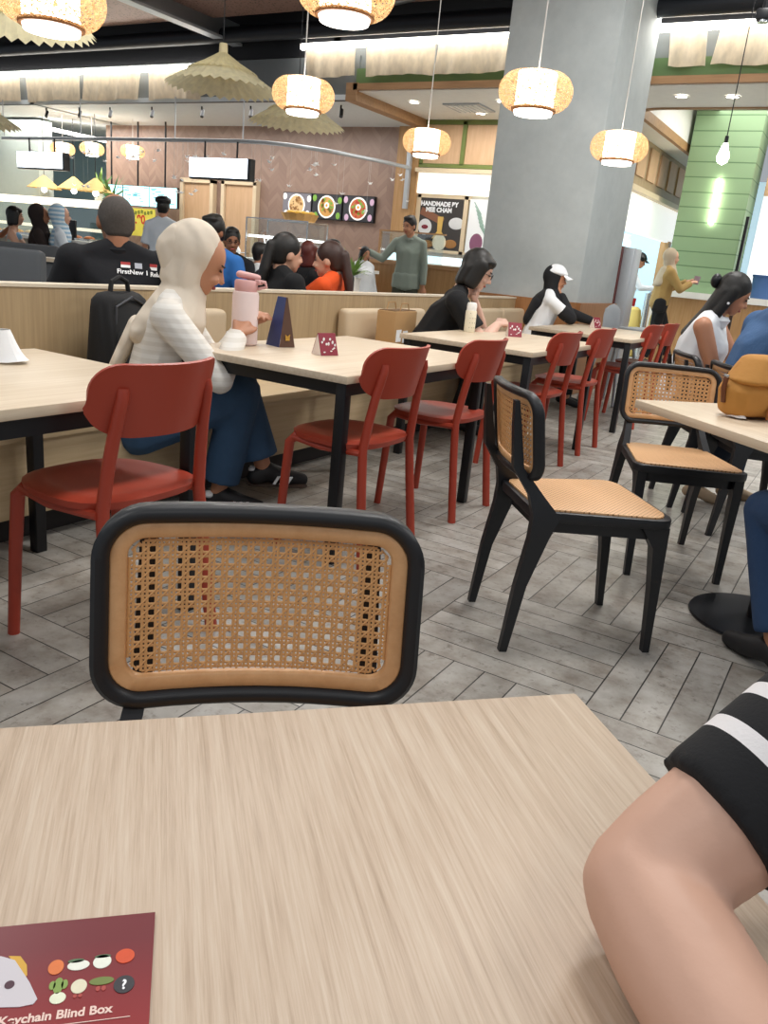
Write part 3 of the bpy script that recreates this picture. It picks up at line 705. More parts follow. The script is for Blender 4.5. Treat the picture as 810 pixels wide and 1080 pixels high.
# left stall
lc = thing('food_counter', 'long bright buffet counter at the far left', 'counter', (-13.3, 9.3, 0))
mk('base', MB().box((0, 0, .45), (5.2, .7, .9)), plain('grey_counter_front', '#a29a8c', .6), lc); mk('top', MB().box((0, -.05, .92), (5.3, .85, .05)), WHITE, lc)
mk('glass_front', MB().box((0, -.2, 1.2), (5.2, .02, .5)), GLASS, lc); mk('lit_canopy', MB().box((0, 0, 1.52), (5.2, .5, .1)), emit('canopy_light', '#fff6e4', 1.3), lc); mk('lit_tray_shelf', MB().box((0, .1, 1.12), (5.2, .4, .05)), emit('tray_light', '#fff0d8', 1.2), lc)
rnd = random.Random(3)
tc = [plain('tray_food_%d' % k, c_, .6) for k, c_ in enumerate(('#d8c8a8', '#b86a3a', '#7f9a4a', '#e8e4da', '#c89a52'))]
for k in range(16):
    t = thing('food_tray', 'small steel tray of food in the bright buffet counter', 'tray', (-15.6 + k * .3, 9.12, .945), 0, 'food trays in the buffet counter')
    mk('pan', MB().box((0, 0, .02), (.24, .2, .04)), CHROME, t); mk('food', MB().sph((0, 0, .04), (.1, .085, .045), sub=2), tc[rnd.randrange(5)], t)
sp = tag(mk('stall_pillar', MB().box((-14.3, 10.2, 1.45), (1.5, .3, 2.9)), plain('pale_grey_green', '#a9b3ad', .6)), 'pale grey green pillar behind the left lit sign', 'pillar')
tag(mk('led_strip', MB().tube([(-13.45, 10.1, 2.78), (-12.2, 11.6, 2.62)], .03, 6), LED), 'slanting light strip at the far left stall', 'strip light')
PLG = plain('leaf_green', '#4f7a44', .6, 0, .25, 20); PLL = plain('leaf_light', '#86a85a', .6, 0, .25, 20)
def plant(name, label, loc, n, L, mat, seed, pot=.1):
    t = thing(name, label, 'plant', loc); rnd = random.Random(seed); b = MB()
    for k in range(n):
        a = rnd.random() * 6.28; l = L * rnd.uniform(.6, 1.1); el = rnd.uniform(.5, 1.3); d = V((math.cos(a), math.sin(a), 0)); s_ = V((-d.y, d.x, 0)); w_ = L * .05
        p = [V((0, 0, .02)) + d * (l * q * math.cos(el)) + V((0, 0, l * q * math.sin(el) - .5 * l * q * q * math.cos(el))) for q in (0, .35, .7, 1)]
        vs = [[b.bm.verts.new(p[j] + s_ * w_ * ww), b.bm.verts.new(p[j] - s_ * w_ * ww)] for j, ww in enumerate((.5, 1, .7, .08))]
        for u, v in zip(vs, vs[1:]): b.bm.faces.new((u[0], v[0], v[1], u[1]))
    mk('leaves', b, mat, t, 0); mk('pot', MB().lathe([(0, -.16), (pot * .8, -.16), (pot, .02), (pot * .9, .02), (0, 0)], 20), WHITE, t)
    return t
plant('potted_plant', 'leafy green plant in the far left stall beside the cyan screens', (-11.6, 10.0, 1.6), 34, .55, PLG, 1)
plant('potted_plant', 'pale green grassy plant behind the buffet lamps', (-12.0, 10.1, 1.72), 20, .5, PLL, 2)
for i, (x, y, z, lb) in enumerate(((-13.35, 10.0, 1.84, 'small straw shade lamp above the buffet, leftmost'), (-12.8, 10.2, 1.86, 'small straw shade lamp above the buffet, middle'), (-11.75, 9.8, 1.82, 'small straw shade lamp above the buffet, next to the plants'))):
    t = thing('straw_shade_lamp', lb, 'lamp', (x, y, z), 0, 'straw shade lamps above the buffet')
    mk('shade', MB().lathe([(.02, .14), (.3, -.08)], 40, ripple=.015, nr=1), plain('straw_dark', '#c9a765', .7) if i == 0 else bpy.data.materials['straw_dark'], t, 0); mk('bulb', MB().sph((0, 0, -.1), .05, sub=2), DOWN, t); mk('cord', MB().cyl((0, 0, .14), (0, 0, 2.94 - z), .006, n=6), BLACKM, t)
pos = thing('till_screen', 'black till screen on the counter left of the bald man', 'screen', (-11.2, 8.75, .945)); mk('screen', MB().box((0, 0, .17), (.5, .03, .26), bev=.008), BLACKM, pos); mk('stand', MB().box((0, .03, .03), (.16, .14, .06)), BLACKM, pos)

# ------------------------------------------------------------------ seating behind the partition
def sofa(label, c, w, rz=0):
    t = thing('low_sofa', label, 'sofa', (*c, 0), rz, 'grey sofas behind the partition')
    mk('seat', MB().box((.05, 0, .33), (.55, w, .2), bev=.04), GREYC, t); mk('backrest', MB().box((-.27, 0, .5), (.14, w, .86), bev=.05), GREYC, t); mk('base', MB().box((0, 0, .11), (.56, w - .06, .22)), PLINTH, t)
sofa('grey sofa back at the left edge behind the partition, nearest', (-6.6, 4.2), 1.5, R(120)); sofa('grey sofa at the left edge under the child in bright colours', (-8.3, 5.6), 1.6, R(120))
pb = thing('planter_divider', 'grey divider with pale top in front of the light blue headscarf', 'planter', (-7.1, 5.55, 0), R(30))
mk('box', MB().box((0, 0, .4), (1.5, .3, .78)), GREYC, pb); mk('top', MB().box((0, 0, .805), (1.56, .36, .035)), OAKX, pb)
plant('planter_grass', 'low grassy plant on the divider left of the bald man', (-6.75, 5.75, .98), 46, .2, PLG, 4)
tb_ = thing('dining_table', 'light table with black edge behind the partition at the left edge', 'table', (-5.0, 2.75, 0), R(0))
mk('table_top', MB().box((0, 0, .735), (.8, 1.1, .03)), OAKY, tb_); mk('edge_frame', MB().box((0, 0, .69), (.78, 1.08, .05)), BLACKM, tb_)
for sx in (-1, 1):
    for sy in (-1, 1): mk('leg', MB().box((sx * .36, sy * .5, .335), (.04, .04, .67)), BLACKM, tb_)
plant('planter_fern', 'spiky green plant behind the partition in front of the grey-shirted man', (-4.3, 6.5, .91), 40, .34, PLL, 8)
tb_ = thing('dining_table', 'light table behind the partition between the orange-shirted woman and the plant', 'table', (-4.5, 6.3, 0), 0)
mk('table_top', MB().box((0, 0, .735), (.8, .8, .03)), OAKY, tb_); mk('edge_frame', MB().box((0, 0, .69), (.76, .76, .05)), BLACKM, tb_)
for sx in (-1, 1):
    for sy in (-1, 1): mk('leg', MB().box((sx * .34, sy * .34, .335), (.04, .04, .67)), BLACKM, tb_)

# ------------------------------------------------------------------ right stall
sw = thing('kitchen_side_wall', 'white kitchen wall with wood panel row above the open hatch', 'wall unit', (-3.36, 13.6, 0))
mk('upper_band', MB().box((0, 0, 2.7), (.1, 5, .68)), PANELZ, sw)
for k in range(8): mk('wood_panel', MB().box((.06, -2.2 + k * .62, 2.75), (.03, .44, .42)), DOORW, sw)
mk('ledge', MB().box((.08, 0, 2.36), (.12, 5, .07)), FRAMEW, sw); mk('white_board', MB().box((.02, 0, 2.07), (.06, 5, .5)), emit('board_glow', '#f2f2ee', .7), sw); mk('corner_post', MB().box((0, 1.0, .92), (.14, .2, 1.84)), WOODW, sw)  # plain white board, its brightness put in as a faint glow
struct('wall_kitchen', MB().box((-4.9, 13.6, 1.5), (.1, 5, 3)).box((-4, 16.2, 1.5), (4, .1, 3)), emit('kitchen_wall_glow', '#c4e2f0', .55), 0)  # no lamp: the bright kitchen is put into the walls as emission
fr = thing('fridge_cabinet', 'pale blue glass fridge behind the cook in a black cap', 'fridge', (-4.3, 14.1, 0)); mk('case', MB().box((0, 0, .95), (.7, 1.0, 1.9), bev=.02), WHITE, fr); mk('door_glass', MB().box((.36, 0, 1.15), (.02, .9, 1.3)), emit('fridge_light', '#bfe6f4', 1.3), fr); mk('handle', MB().cyl((.4, .4, .8), (.4, .4, 1.4), .015), CHROME, fr)
gpill = thing('green_boarded_pillar', 'light green pillar of horizontal boards with a bright wall light', 'pillar', (-2.44, 13.35, 0))
mk('boards', MB().box((0, 0, 2.3), (.93, .7, 2.5)), boards(), gpill); mk('ledge', MB().box((0, -.05, 1.03), (1.12, .9, .09)), WHITE, gpill); mk('wood_base', MB().box((0, 0, .49), (1.1, .8, .98)), WOODW, gpill)
wl = thing('wall_light', 'slim bright wall light on the green boards', 'lamp', (-2.41, 12.98, 2.35)); mk('tube', MB().cyl((0, 0, -.3), (0, 0, .3), .035, n=12), emit('wall_light_glow', '#fffbe8', 22), wl); mk('bracket', MB().box((0, .01, 0), (.05, .02, .5)), CHROME, wl)
bp_ = tag(mk('black_post', MB().box((-1.92, 12.97, 1.62), (.04, .04, 1.1)), BLACKM), 'black post at the right side of the green pillar', 'post')
rw = thing('stall_front', 'white glowing stall front with wood header right of the green pillar', 'stall', (-.74, 13.5, 0))
mk('glowing_panel', MB().box((0, 0, 1.75), (2.2, .1, 1.5)), emit('white_stall_glow', '#f4f6f6', .8), rw); mk('header', MB().box((0, -.03, 2.85), (2.2, .14, .7)), DOORW, rw); mk('counter', MB().box((0, -.28, .49), (2.2, .44, .98)), WOODW, rw); mk('counter_top', MB().box((0, -.3, 1.03), (2.2, .5, .09)), WHITE, rw)  # plain white panel made to glow by its own material
tub = thing('blue_tub', 'blue plastic tub on the counter at the right edge', 'tub', (-1.55, 13.25, 1.076)); mk('tub', MB().lathe([(0, 0), (.15, 0), (.17, .3), (.16, .3), (.14, .01)], 24), plain('blue_plastic', '#4a6fa6', .5), tub); mk('lid', MB().cyl((0, 0, .3), (0, 0, .33), .18, n=24), plain('blue_lid', '#3c5e94', .5), tub)
ki = thing('metal_panel', 'tall silver panel with a dark red edge beside the pillar', 'panel', (-2.47, 9.2, 0)); mk('face', MB().box((.02, 0, .74), (.12, .3, 1.48), bev=.008), LGREY, ki); mk('red_edge', MB().box((-.062, -.02, .74), (.045, .34, 1.5)), plain('dark_red_panel', '#6a3430', .4), ki)
for i, (x, y, lb) in enumerate(((-3.25, 12.92, 'cream yellow jug behind the walking woman, left one'), (-2.93, 13.1, 'cream yellow jug right behind the walking woman'))):
    t = thing('yellow_jug', lb, 'jug', (x, y, 0)); mk('body', MB().lathe([(0, .02), (.1, .02), (.115, .1), (.115, .62), (.09, .74), (.04, .78), (0, .78)], 24), plain('cream_yellow', '#e6cf7a', .5) if i == 0 else bpy.data.materials['cream_yellow'], t); mk('foot', MB().cyl((0, 0, 0), (0, 0, .03), .14), WHITE, t)
po_ = tag(mk('steel_post', MB().cyl((-3.07, 12.85, 0), (-3.07, 12.85, 1.0), .045, n=16).cyl((-3.07, 12.85, 0), (-3.07, 12.85, .03), .12, n=20), CHROME), 'steel post behind the walking woman', 'post')
ct = thing('serving_counter', 'steel serving counter in front of the cook with a black cap', 'counter', (-3.04, 13.9, 0)); mk('top', MB().box((0, 0, 1.0), (.42, .5, .04)), CHROME, ct); mk('body', MB().box((0, 0, .49), (.36, .4, .98)), WHITE, ct); tr_ = tag(mk('red_tray', MB().box((-3.06, 13.85, 1.045), (.3, .3, .05), bev=.01), plain('red_tray_plastic', '#c8242c', .4)), 'red tray on the steel serving counter', 'tray')
tag(mk('bright_floor_tiles', MB().box((-2.2, 13.4, .003), (4, 2.2, .006)), plain('white_stall_floor', '#f0e6dd', .4), None, 0), 'strip of white shiny stall floor behind the walking woman', 'floor strip')
hc = thing('high_chair', 'grey plastic high chair at the end of the last bench table', 'high chair', (-2.06, 7.78, 0), R(-20))
mk('seat_shell', MB().hull(((-.12, 0, .82), (.03, .13, .1)), ((-.1, 0, .62), (.03, .14, .03))).hull(((-.1, 0, .55), (.04, .14, .03)), ((.12, 0, .55), (.04, .14, .03))), plain('grey_plastic', '#9a9fa3', .5), hc)
mk('tray', MB().box((.28, 0, .72), (.34, .4, .03), bev=.012), bpy.data.materials['grey_plastic'], hc)
for sx in (-1, 1):
    for sy in (-1, 1): mk('leg', MB().cyl((sx * .1, sy * .12, .54), (sx * .2, sy * .2, 0), .014, n=8), LGREY, hc)
# hanging bulb, downlights, vents, spotlights
hb = thing('hanging_bulb', 'bare glowing bulb hung on a long wire before the green pillar', 'lamp', (-1.283, 6.864, 2.1)); mk('bulb', MB().lathe([(0, -.07), (.035, -.05), (.045, -.01), (.025, .05), (.015, .08), (0, .08)], 20), emit('bulb_glow', '#fffae0', 25), hb); mk('cord', MB().cyl((0, 0, .07), (0, 0, 2.6), .004, n=6), BLACKM, hb); mk('socket', MB().cyl((0, 0, .06), (0, 0, .13), .014), BLACKM, hb)
cb = thing('ceiling_spotlight', 'small black spotlight in front of the right light strip', 'spotlight', (-1.2, 6.86, 3.02)); mk('head', MB().box((0, 0, 0), (.1, .1, .07), bev=.01), BLACKM, cb); mk('arm', MB().cyl((0, 0, .03), (0, 0, 1.68), .02, n=8), BLACKM, cb); mk('lens', MB().cyl((0, 0, -.05), (0, 0, -.03), .04), CHROME, cb)
for i, (x, y, z) in enumerate(((-5.6, 9.6, 3.025), (-5.0, 10.3, 3.025), (-4.4, 9.6, 3.025), (-4.7, 10.4, 3.025), (-2.3, 9.45, 3.025), (-1.8, 9.5, 3.025), (-2.0, 11.4, 3.585), (-1.4, 11.4, 3.585), (-.8, 11.2, 3.585))):
    t = thing('downlight', 'small round recessed downlight in the white stall ceiling', 'downlight', (x, y, z), 0, 'recessed downlights in the stall ceiling'); mk('trim_ring', MB().lathe([(.06, 0), (.08, 0), (.08, -.008), (.06, -.008)], 24), WHITE, t); mk('lens', MB().cyl((0, 0, -.004), (0, 0, .004), .06, n=20), DOWN, t)
vn = thing('ceiling_vent', 'white square air vent in the stall ceiling left of the pillar', 'vent', (-5.0, 9.95, 3.022)); mk('frame', MB().box((0, 0, 0), (.5, .5, .02)), LGREY, vn)
for k in range(6): mk('slat', MB().box((-.18 + .07 * k, 0, -.012), (.04, .42, .012)), WHITE, vn)
for i, x in enumerate((-12.3, -11.5, -10.8, -9.9, -8.9, -8.0, -7.05, -6.5)):
    t = thing('track_spotlight', 'small black track spotlight under the pale ceiling by the brown wall', 'spotlight', (x, 9.3, 2.94), 0, 'track spotlights under the pale ceiling'); mk('head', MB().cyl((0, .02, -.05), (.03, -.03, -.14), .025, n=12), BLACKM, t); mk('stem', MB().cyl((0, 0, 0), (0, 0, -.06), .012, n=8), BLACKM, t)

# ------------------------------------------------------------------ things on the tables and bench
TZ = .721
bt = thing('water_bottle', 'large pale pink water bottle in front of the woman in the cream headscarf', 'bottle', (-2.275, 2.66, TZ))
bt.scale = (1.2, 1.2, 1.16)
PINK = plain('pink_plastic', '#f0dcd8', .45); PINK2 = plain('pink_cap', '#dba9a6', .45)
mk('body', MB().lathe([(0, 0), (.04, 0), (.046, .006), (.046, .175), (.043, .187), (.03, .192), (0, .192)], 32), PINK, bt); cp = mk('cap', MB().lathe([(.0, .19), (.038, .19), (.04, .2), (.04, .222), (.036, .228), (0, .228)], 32), PINK2, bt)
mk('flip_lid', MB().hull(((.02, .02, .24), (.024, .02, .012)), ((-.02, -.01, .246), (.014, .016, .013))).box((.035, .02, .222), (.03, .02, .014), bev=.004), PINK2, bt); mk('carry_loop', MB().tube([(.03, .01, .23), (.06, .03, .225), (.062, .035, .21), (.035, .02, .2)], .006, 8), PINK2, bt)
tr3 = thing('tent_card', 'tall folded blue and brown card on the pink bottle table', 'tent card', (-2.19, 2.8, TZ), math.atan2(-.92, -.28))
tr3.scale = (.8, .9, 1.15)
BROWN = plain('brown_card', '#5a4032', .4); BLUEC = plain('blue_card', '#34406e', .4)
mk('front_panel', MB().hullpts([V(p) for p in ((.05, -.055, 0), (.05, .055, 0), (.052, -.055, 0), (.052, .055, 0), (.006, -.034, .18), (.006, .034, .18), (.004, -.034, .18), (.004, .034, .18))]), BLUEC, tr3, 0)
mk('back_panel', MB().hullpts([V(p) for p in ((-.05, -.055, 0), (-.05, .055, 0), (-.052, -.055, 0), (-.052, .055, 0), (-.006, -.034, .18), (-.006, .034, .18), (-.004, -.034, .18), (-.004, .034, .18))]), BROWN, tr3, 0)
mk('side_panel', MB().hullpts([V(p) for p in ((.05, .056, 0), (-.05, .056, 0), (.004, .035, .18), (-.004, .035, .18), (0, .03, .01))]), BROWN, tr3, 0)
mk('gold_crown_mark', MB().box((0, 0.057, .03), (.026, .003, .01)).hullpts([V((x, 0.057, z)) for x, z in ((-.013, .034), (.013, .034), (-.016, .048))] + [V((0, 0.0555, .04))]).hullpts([V((x, 0.057, z)) for x, z in ((-.013, .034), (.013, .034), (.016, .048))] + [V((0, 0.0555, .04))]), plain('gold_print', '#c79a3c', .4), tr3, 0)
CARD = plain('dark_red_card', '#8e2a3a', .35); CARDB = plain('card_side', '#e6d6cc', .6)
def small_tent(label, loc, rz):
    t = thing('promo_tent_card', label, 'tent card', loc, rz, 'small red triangular tent cards')
    A = [(-.03, 0), (.03, 0), (0, .085)]
    def slab(x0, x1, z0, z1): return MB().hullpts([V((x0, y, z0)) for y in (-.045, .045)] + [V((x1, y, z1)) for y in (-.045, .045)] + [V((x0 - .0015, y, z0)) for y in (-.045, .045)] + [V((x1 - .0015, y, z1)) for y in (-.045, .045)])
    mk('printed_face', slab(.032, .001, 0, .088), CARD, t, 0); mk('rear_face', slab(-.032, -.001, 0, .088), CARD, t, 0); mk('base_flap', MB().box((0, 0, .001), (.062, .09, .0015)), CARDB, t)
    for s in (-1,): mk('open_side', MB().hullpts([V((-.03, s * .0455, 0)), V((.03, s * .0455, 0)), V((0, s * .0455, .085)), V((0, s * .045, .01))]), CARDB, t, 0)
    b = MB(); rnd = random.Random(2)
    for k in range(7):
        y = -.032 + .011 * k; z = .052 + .012 * math.sin(k * 1.9); x = .032 - .031 * z / .088 + .0016; b.sph((x, y, z), (.0015, .0055, .008 if k % 2 else .0055), sub=2)
    for k in range(4): y = rnd.uniform(-.03, .03); z = rnd.uniform(.012, .03); b.sph((.032 - .031 * z / .088 + .0016, y, z), (.0012, .006, .003), sub=2)
    mk('white_lettering', b, WHITEP, t)
small_tent('small red tent card on the pink bottle table', (-1.93, 2.77, TZ), R(-16)); small_tent('red tent card beside the pale flask', (-2.0, 4.99, TZ), R(-50)); small_tent('red tent card on the farthest bench table', (-2.1, 7.1, TZ), R(-20))
fl = thing('flask', 'slim pale cream flask on the table of the woman in black', 'flask', (-2.26, 4.86, TZ)); FLC = plain('cream_flask', '#ece4cc', .4)
mk('body', MB().lathe([(0, 0), (.034, 0), (.036, .005), (.036, .13), (.033, .137), (0, .137)], 28), FLC, fl); mk('cap', MB().lathe([(0, .137), (.031, .137), (.032, .175), (.026, .186), (0, .188)], 28), WHITE, fl)
b = MB()
for k in range(10): a = -1.2 + (k % 3) * .5; z = .03 + .03 * (k // 3); b.sph((.036 * math.cos(a), .036 * math.sin(a), z), .004, sub=1)
mk('dots', b, plain('grey_dots', '#b9b29a', .6), fl)
def tissue(label, loc, s, seed):
    rnd = random.Random(seed); b = MB()
    def fn(u, v):
        a = 2 * PI * u; r = s * (.25 + .75 * v) * (1 + .25 * math.sin(3 * a + seed) * v); z = s * 1.05 * (1 - v) ** 1.3 + .2 * s * v * abs(math.sin(2.5 * a + seed)) * (1 - v * .6) + .003
        return V((r * math.cos(a) * .8 + s * .2 * (1 - v), r * math.sin(a), z))
    o = mk('crumpled_tissue', b.grid(fn, 26, 7, .001), WHITEP, None, 20); o.location = loc; tag(o, label, 'tissue')
tissue('crumpled white tissue on the table at the left edge', (-2.235, 1.5, TZ), .088, 1); tissue('small white tissue on the table beside the mustard bag', (-.33, 2.93, TZ), .035, 4)
kb = thing('paper_bag', 'brown kraft paper bag on the bench behind the pink bottle table', 'bag', (-2.82, 4.88, .436), R(4)); KR = plain('kraft_paper', '#b08a5c', .8, 0, .08, 10)
mk('bag_body', MB().box((0, 0, .18), (.14, .34, .36), bev=.008), KR, kb); mk('gusset_top', MB().box((0, 0, .362), (.12, .32, .006)), plain('kraft_inside', '#6d5335', .9), kb)
for s in (-1, 1): mk('handle', MB().tube([(s * .05, -.07, .36), (s * .05, -.05, .41), (s * .05, .05, .41), (s * .05, .07, .36)], .004, 6), KR, kb)
mk('printed_labels', MB().box((.0715, -.1, .2), (.002, .075, .08)).box((.0715, .0, .19), (.002, .075, .08)), WHITEP, kb)
bpk = thing('backpack', 'black backpack on the bench behind the woman in the cream headscarf', 'backpack', (-2.9, 2.56, .436), R(8)); BK = plain('black_nylon', '#0d0e11', .8, 0, .1, 30, .2)
mk('main_body', MB().hull(((0, -.13, .08), (.09, .05, .07)), ((0, .13, .08), (.09, .05, .07)), ((-.02, -.09, .37), (.07, .06, .07)), ((-.02, .09, .37), (.07, .06, .07))), BK, bpk, 60); mk('front_pocket', MB().hull(((.08, -.1, .08), (.04, .04, .05)), ((.08, .1, .08), (.04, .04, .05)), ((.06, -.08, .24), (.03, .04, .04)), ((.06, .08, .24), (.03, .04, .04))), BK, bpk, 60)
mk('top_handle', MB().tube([(-.02, -.06, .43), (-.02, -.05, .48), (-.02, .0, .5), (-.02, .05, .48), (-.02, .06, .43)], .011, 8), BK, bpk); mk('zip', MB().tube([(.05, -.12, .12), (.05, -.1, .38), (.05, 0, .42), (.05, .1, .38), (.05, .12, .12)], .006, 6), plain('zip_grey', '#3a3c42', .5), bpk)
mb_ = thing('mustard_bag', 'mustard brown canvas backpack on the round-based table at the right edge', 'bag', (-.285, 3.02, TZ), R(-40)); mb_.scale = (.95, .95, .7); MU = plain('mustard_canvas', '#b9823c', .8, 0, .1, 8, .3); LEA = plain('brown_leather', '#6b3c20', .5); LEB = plain('tan_leather', '#b0703a', .5)
mk('body', remesh(MB().hull(((0, -.1, .045), (.075, .055, .045)), ((0, .1, .045), (.075, .055, .045)), ((0, -.105, .13), (.08, .06, .05)), ((0, .105, .13), (.08, .06, .05)), ((-.01, -.06, .24), (.06, .055, .05)), ((-.01, .06, .24), (.06, .055, .05))), .008, 3), MU, mb_, 180)
mk('flap', remesh(MB().hull(((.02, -.1, .18), (.075, .055, .02)), ((.02, .1, .18), (.075, .055, .02)), ((-.01, -.05, .27), (.06, .05, .035)), ((-.01, .05, .27), (.06, .05, .035))), .008, 3), MU, mb_, 180)
mk('side_strap', MB().tube([(.0, -.168, .19), (.0, -.172, .14), (.0, -.16, .07)], .009, 8), LEA, mb_); mk('buckle', MB().box((.0, -.17, .195), (.02, .012, .014), bev=.003), CHROME, mb_); mk('leather_tab', MB().box((.082, -.02, .04), (.012, .024, .06), bev=.004), LEB, mb_)
# red leaflet
ld = thing('leaflet', 'dark red printed leaflet lying on the front table', 'leaflet', (-.298, .286, TZ), math.atan2(.062, .064))
LR = NT('red_leaflet_print'); s_ = LR.n('SeparateXYZ'); LR.t.links.new(LR.coord(), s_.inputs[0]); LR.set(Base_Color=LR.ramp(LR.math('MULTIPLY_ADD', s_.outputs[1], 8, 1.0), [(.1, lin('#9a2020')), (.85, lin('#6e2028'))]), Roughness=.35)
mk('card', MB().box((-.1, -.06, .0006), (.2, .12, .0012)), LR.m, ld, 0)
mark = [('carrot_picture', '#d8743a', [(-.0529, -.0339, .0042, .005)]), ('rice_ball_picture', '#e4e6d8', [(-.0408, -.0342, .006, .0034), (-.028, -.0335, .005, .0046)]), ('orange_picture', '#cf4a1e', [(-.0156, -.0312, .0053, .005)]), ('cactus_picture', '#7f9a4a', [(-.0498, -.0466, .0026, .0052), (-.053, -.046, .0017, .0028), (-.0466, -.046, .0017, .003)]), ('pot_picture', '#dfe3c8', [(-.049, -.0545, .0042, .0036)]), ('bread_picture', '#ded8bc', [(-.0388, -.0485, .0042, .0046)]), ('cucumber_picture', '#6d7c3a', [(-.027, -.0466, .0066, .0026)]), ('dark_disc', '#2c2a30', [(-.0147, -.0505, .0056, .0058)]), ('leaf_garnish_picture', '#4f6b4a', [(-.0425, -.031, .0045, .0014), (-.028, -.0298, .0045, .0012)]), ('boots_picture', '#a8413a', [(-.0285, -.0515, .0012, .0016), (-.0255, -.0515, .0012, .0016), (-.0402, -.0545, .001, .0012), (-.0374, -.0545, .001, .0012)])]
for nm, c_, ls in mark:
    b = MB()
    for x, y, a, c2 in ls: b.cyl((0, 0, 0), (0, 0, .0004), 1, n=24); vs = b.bm.verts[:]; vs = list(vs)[-48:]; bmesh.ops.transform(b.bm, matrix=M.Translation((x, y, .0012)) @ M.Diagonal((a, c2, 1, 1)), verts=vs)
    mk(nm, b, plain(nm + '_ink', c_, .5, 0, .1, 200), ld, 0)
mk('big_white_picture', MB().hullpts([V((x, y, z)) for x, y in ((-.13, -.022), (-.084, -.0222), (-.076, -.026), (-.0655, -.042), (-.0595, -.0535), (-.061, -.0565), (-.068, -.0572), (-.13, -.05)) for z in (.0012, .0016)]), plain('pale_lilac_ink', '#c9c3c8', .5), ld, 0)
mk('yellow_green_picture', MB().hullpts([V((x, y, z)) for x, y in ((-.08, -.0225), (-.0735, -.0235), (-.069, -.03), (-.0675, -.037), (-.0685, -.0385), (-.0765, -.026)) for z in (.0012, .0015)]), plain('yellow_ink', '#d0a03a', .5), ld, 0)
mk('dot_picture', MB().cyl((-.0756, -.0425, .0014), (-.0756, -.0425, .0019), .0026, n=16), plain('plum_ink', '#4a2a38', .5), ld, 0)
PINKP = plain('pale_pink_ink', '#e6c8bc', .5)
text('leaflet_title', 'chie Keychain Blind Box', .0073, PINKP, ld, M.Translation((-.0198, -.0672, .0013)), .0002, 'RIGHT', bold=.0002); text('question_mark', '?', .0085, WHITEP, ld, M.Translation((-.0147, -.0537, .0017)), .0002, bold=.0002)
mk('underline', MB().box((-.045, -.0712, .0014), (.07, .0004, .0004)), PINKP, ld, 0)
# ------------------------------------------------------------------ people
SKINS = {k: plain('skin_' + k, c_, .5, 0, .04, 8, .05) for k, c_ in (('light', '#d9a78c'), ('mid', '#b98263'), ('tan', '#a06c4e'), ('fair', '#dcb3a0'))}
HAIR = plain('black_hair', '#15120f', .45, 0, .3, 60, .3); HAIRB = plain('brown_hair', '#3a221a', .45, 0, .3, 60, .3); HAIRR = plain('reddish_hair', '#5a241c', .45, 0, .3, 60, .3); STUB = plain('cropped_grey_hair', '#4a4440', .8, 0, .35, 90)
EYE = plain('eye_dark', '#1b1412', .3); LIP = plain('lips', '#a8564e', .5); BROW = plain('eyebrow', '#241a16', .8); SOLE = plain('shoe_sole', '#4a3a30', .7)
def fab(n, c_, b=.25): return bpy.data.materials.get(n) or plain(n, c_, .9, 0, .08, 9, b)
def ik(a, t, l1, l2, pole):
    a, t = V(a), V(t); d = t - a; L = min(d.length, (l1 + l2) * .995); d.normalize(); t = a + d * L
    x = (l1 * l1 - l2 * l2 + L * L) / (2 * L); h = math.sqrt(max(0, l1 * l1 - x * x)); p = V(pole); p = (p - d * p.dot(d)).normalized()
    return a + d * x + p * h, t
def hand(mb, w, d, n, side, k=1., curl=.5, r=.0085):
    """palm, four fingers and a thumb; d = along the hand, n = out of the back of the hand, side = thumb direction sign"""
    d = V(d).normalized(); n = V(n); n = (n - d * n.dot(d)).normalized(); t = d.cross(n) * side
    def P(a, b, c_): return w + (d * a + t * b + n * c_) * k
    mb.hull((P(.0, 0, 0), .02 * k), (P(.075, .026, 0), .013 * k), (P(.078, -.026, 0), .012 * k))
    for b, L in ((.03, .068), (.01, .076), (-.01, .07), (-.029, .055)):
        p0 = P(.07, b, 0); c1, c2 = curl * .7, curl * 1.6
        p1 = p0 + (d * math.cos(c1) - n * math.sin(c1)) * L * .5 * k + t * b * .12; p2 = p1 + (d * math.cos(c2) - n * math.sin(c2)) * L * .5 * k
        mb.chain((p0, r * 1.05 * k), (p1, r * k), (p2, r * .82 * k))
    q0 = P(.018, .022, -.004); q1 = P(.05, .05, -.014); q2 = P(.08, .054, -.026)
    mb.chain((q0, .012 * k), (q1, .0105 * k), (q2, .0085 * k))
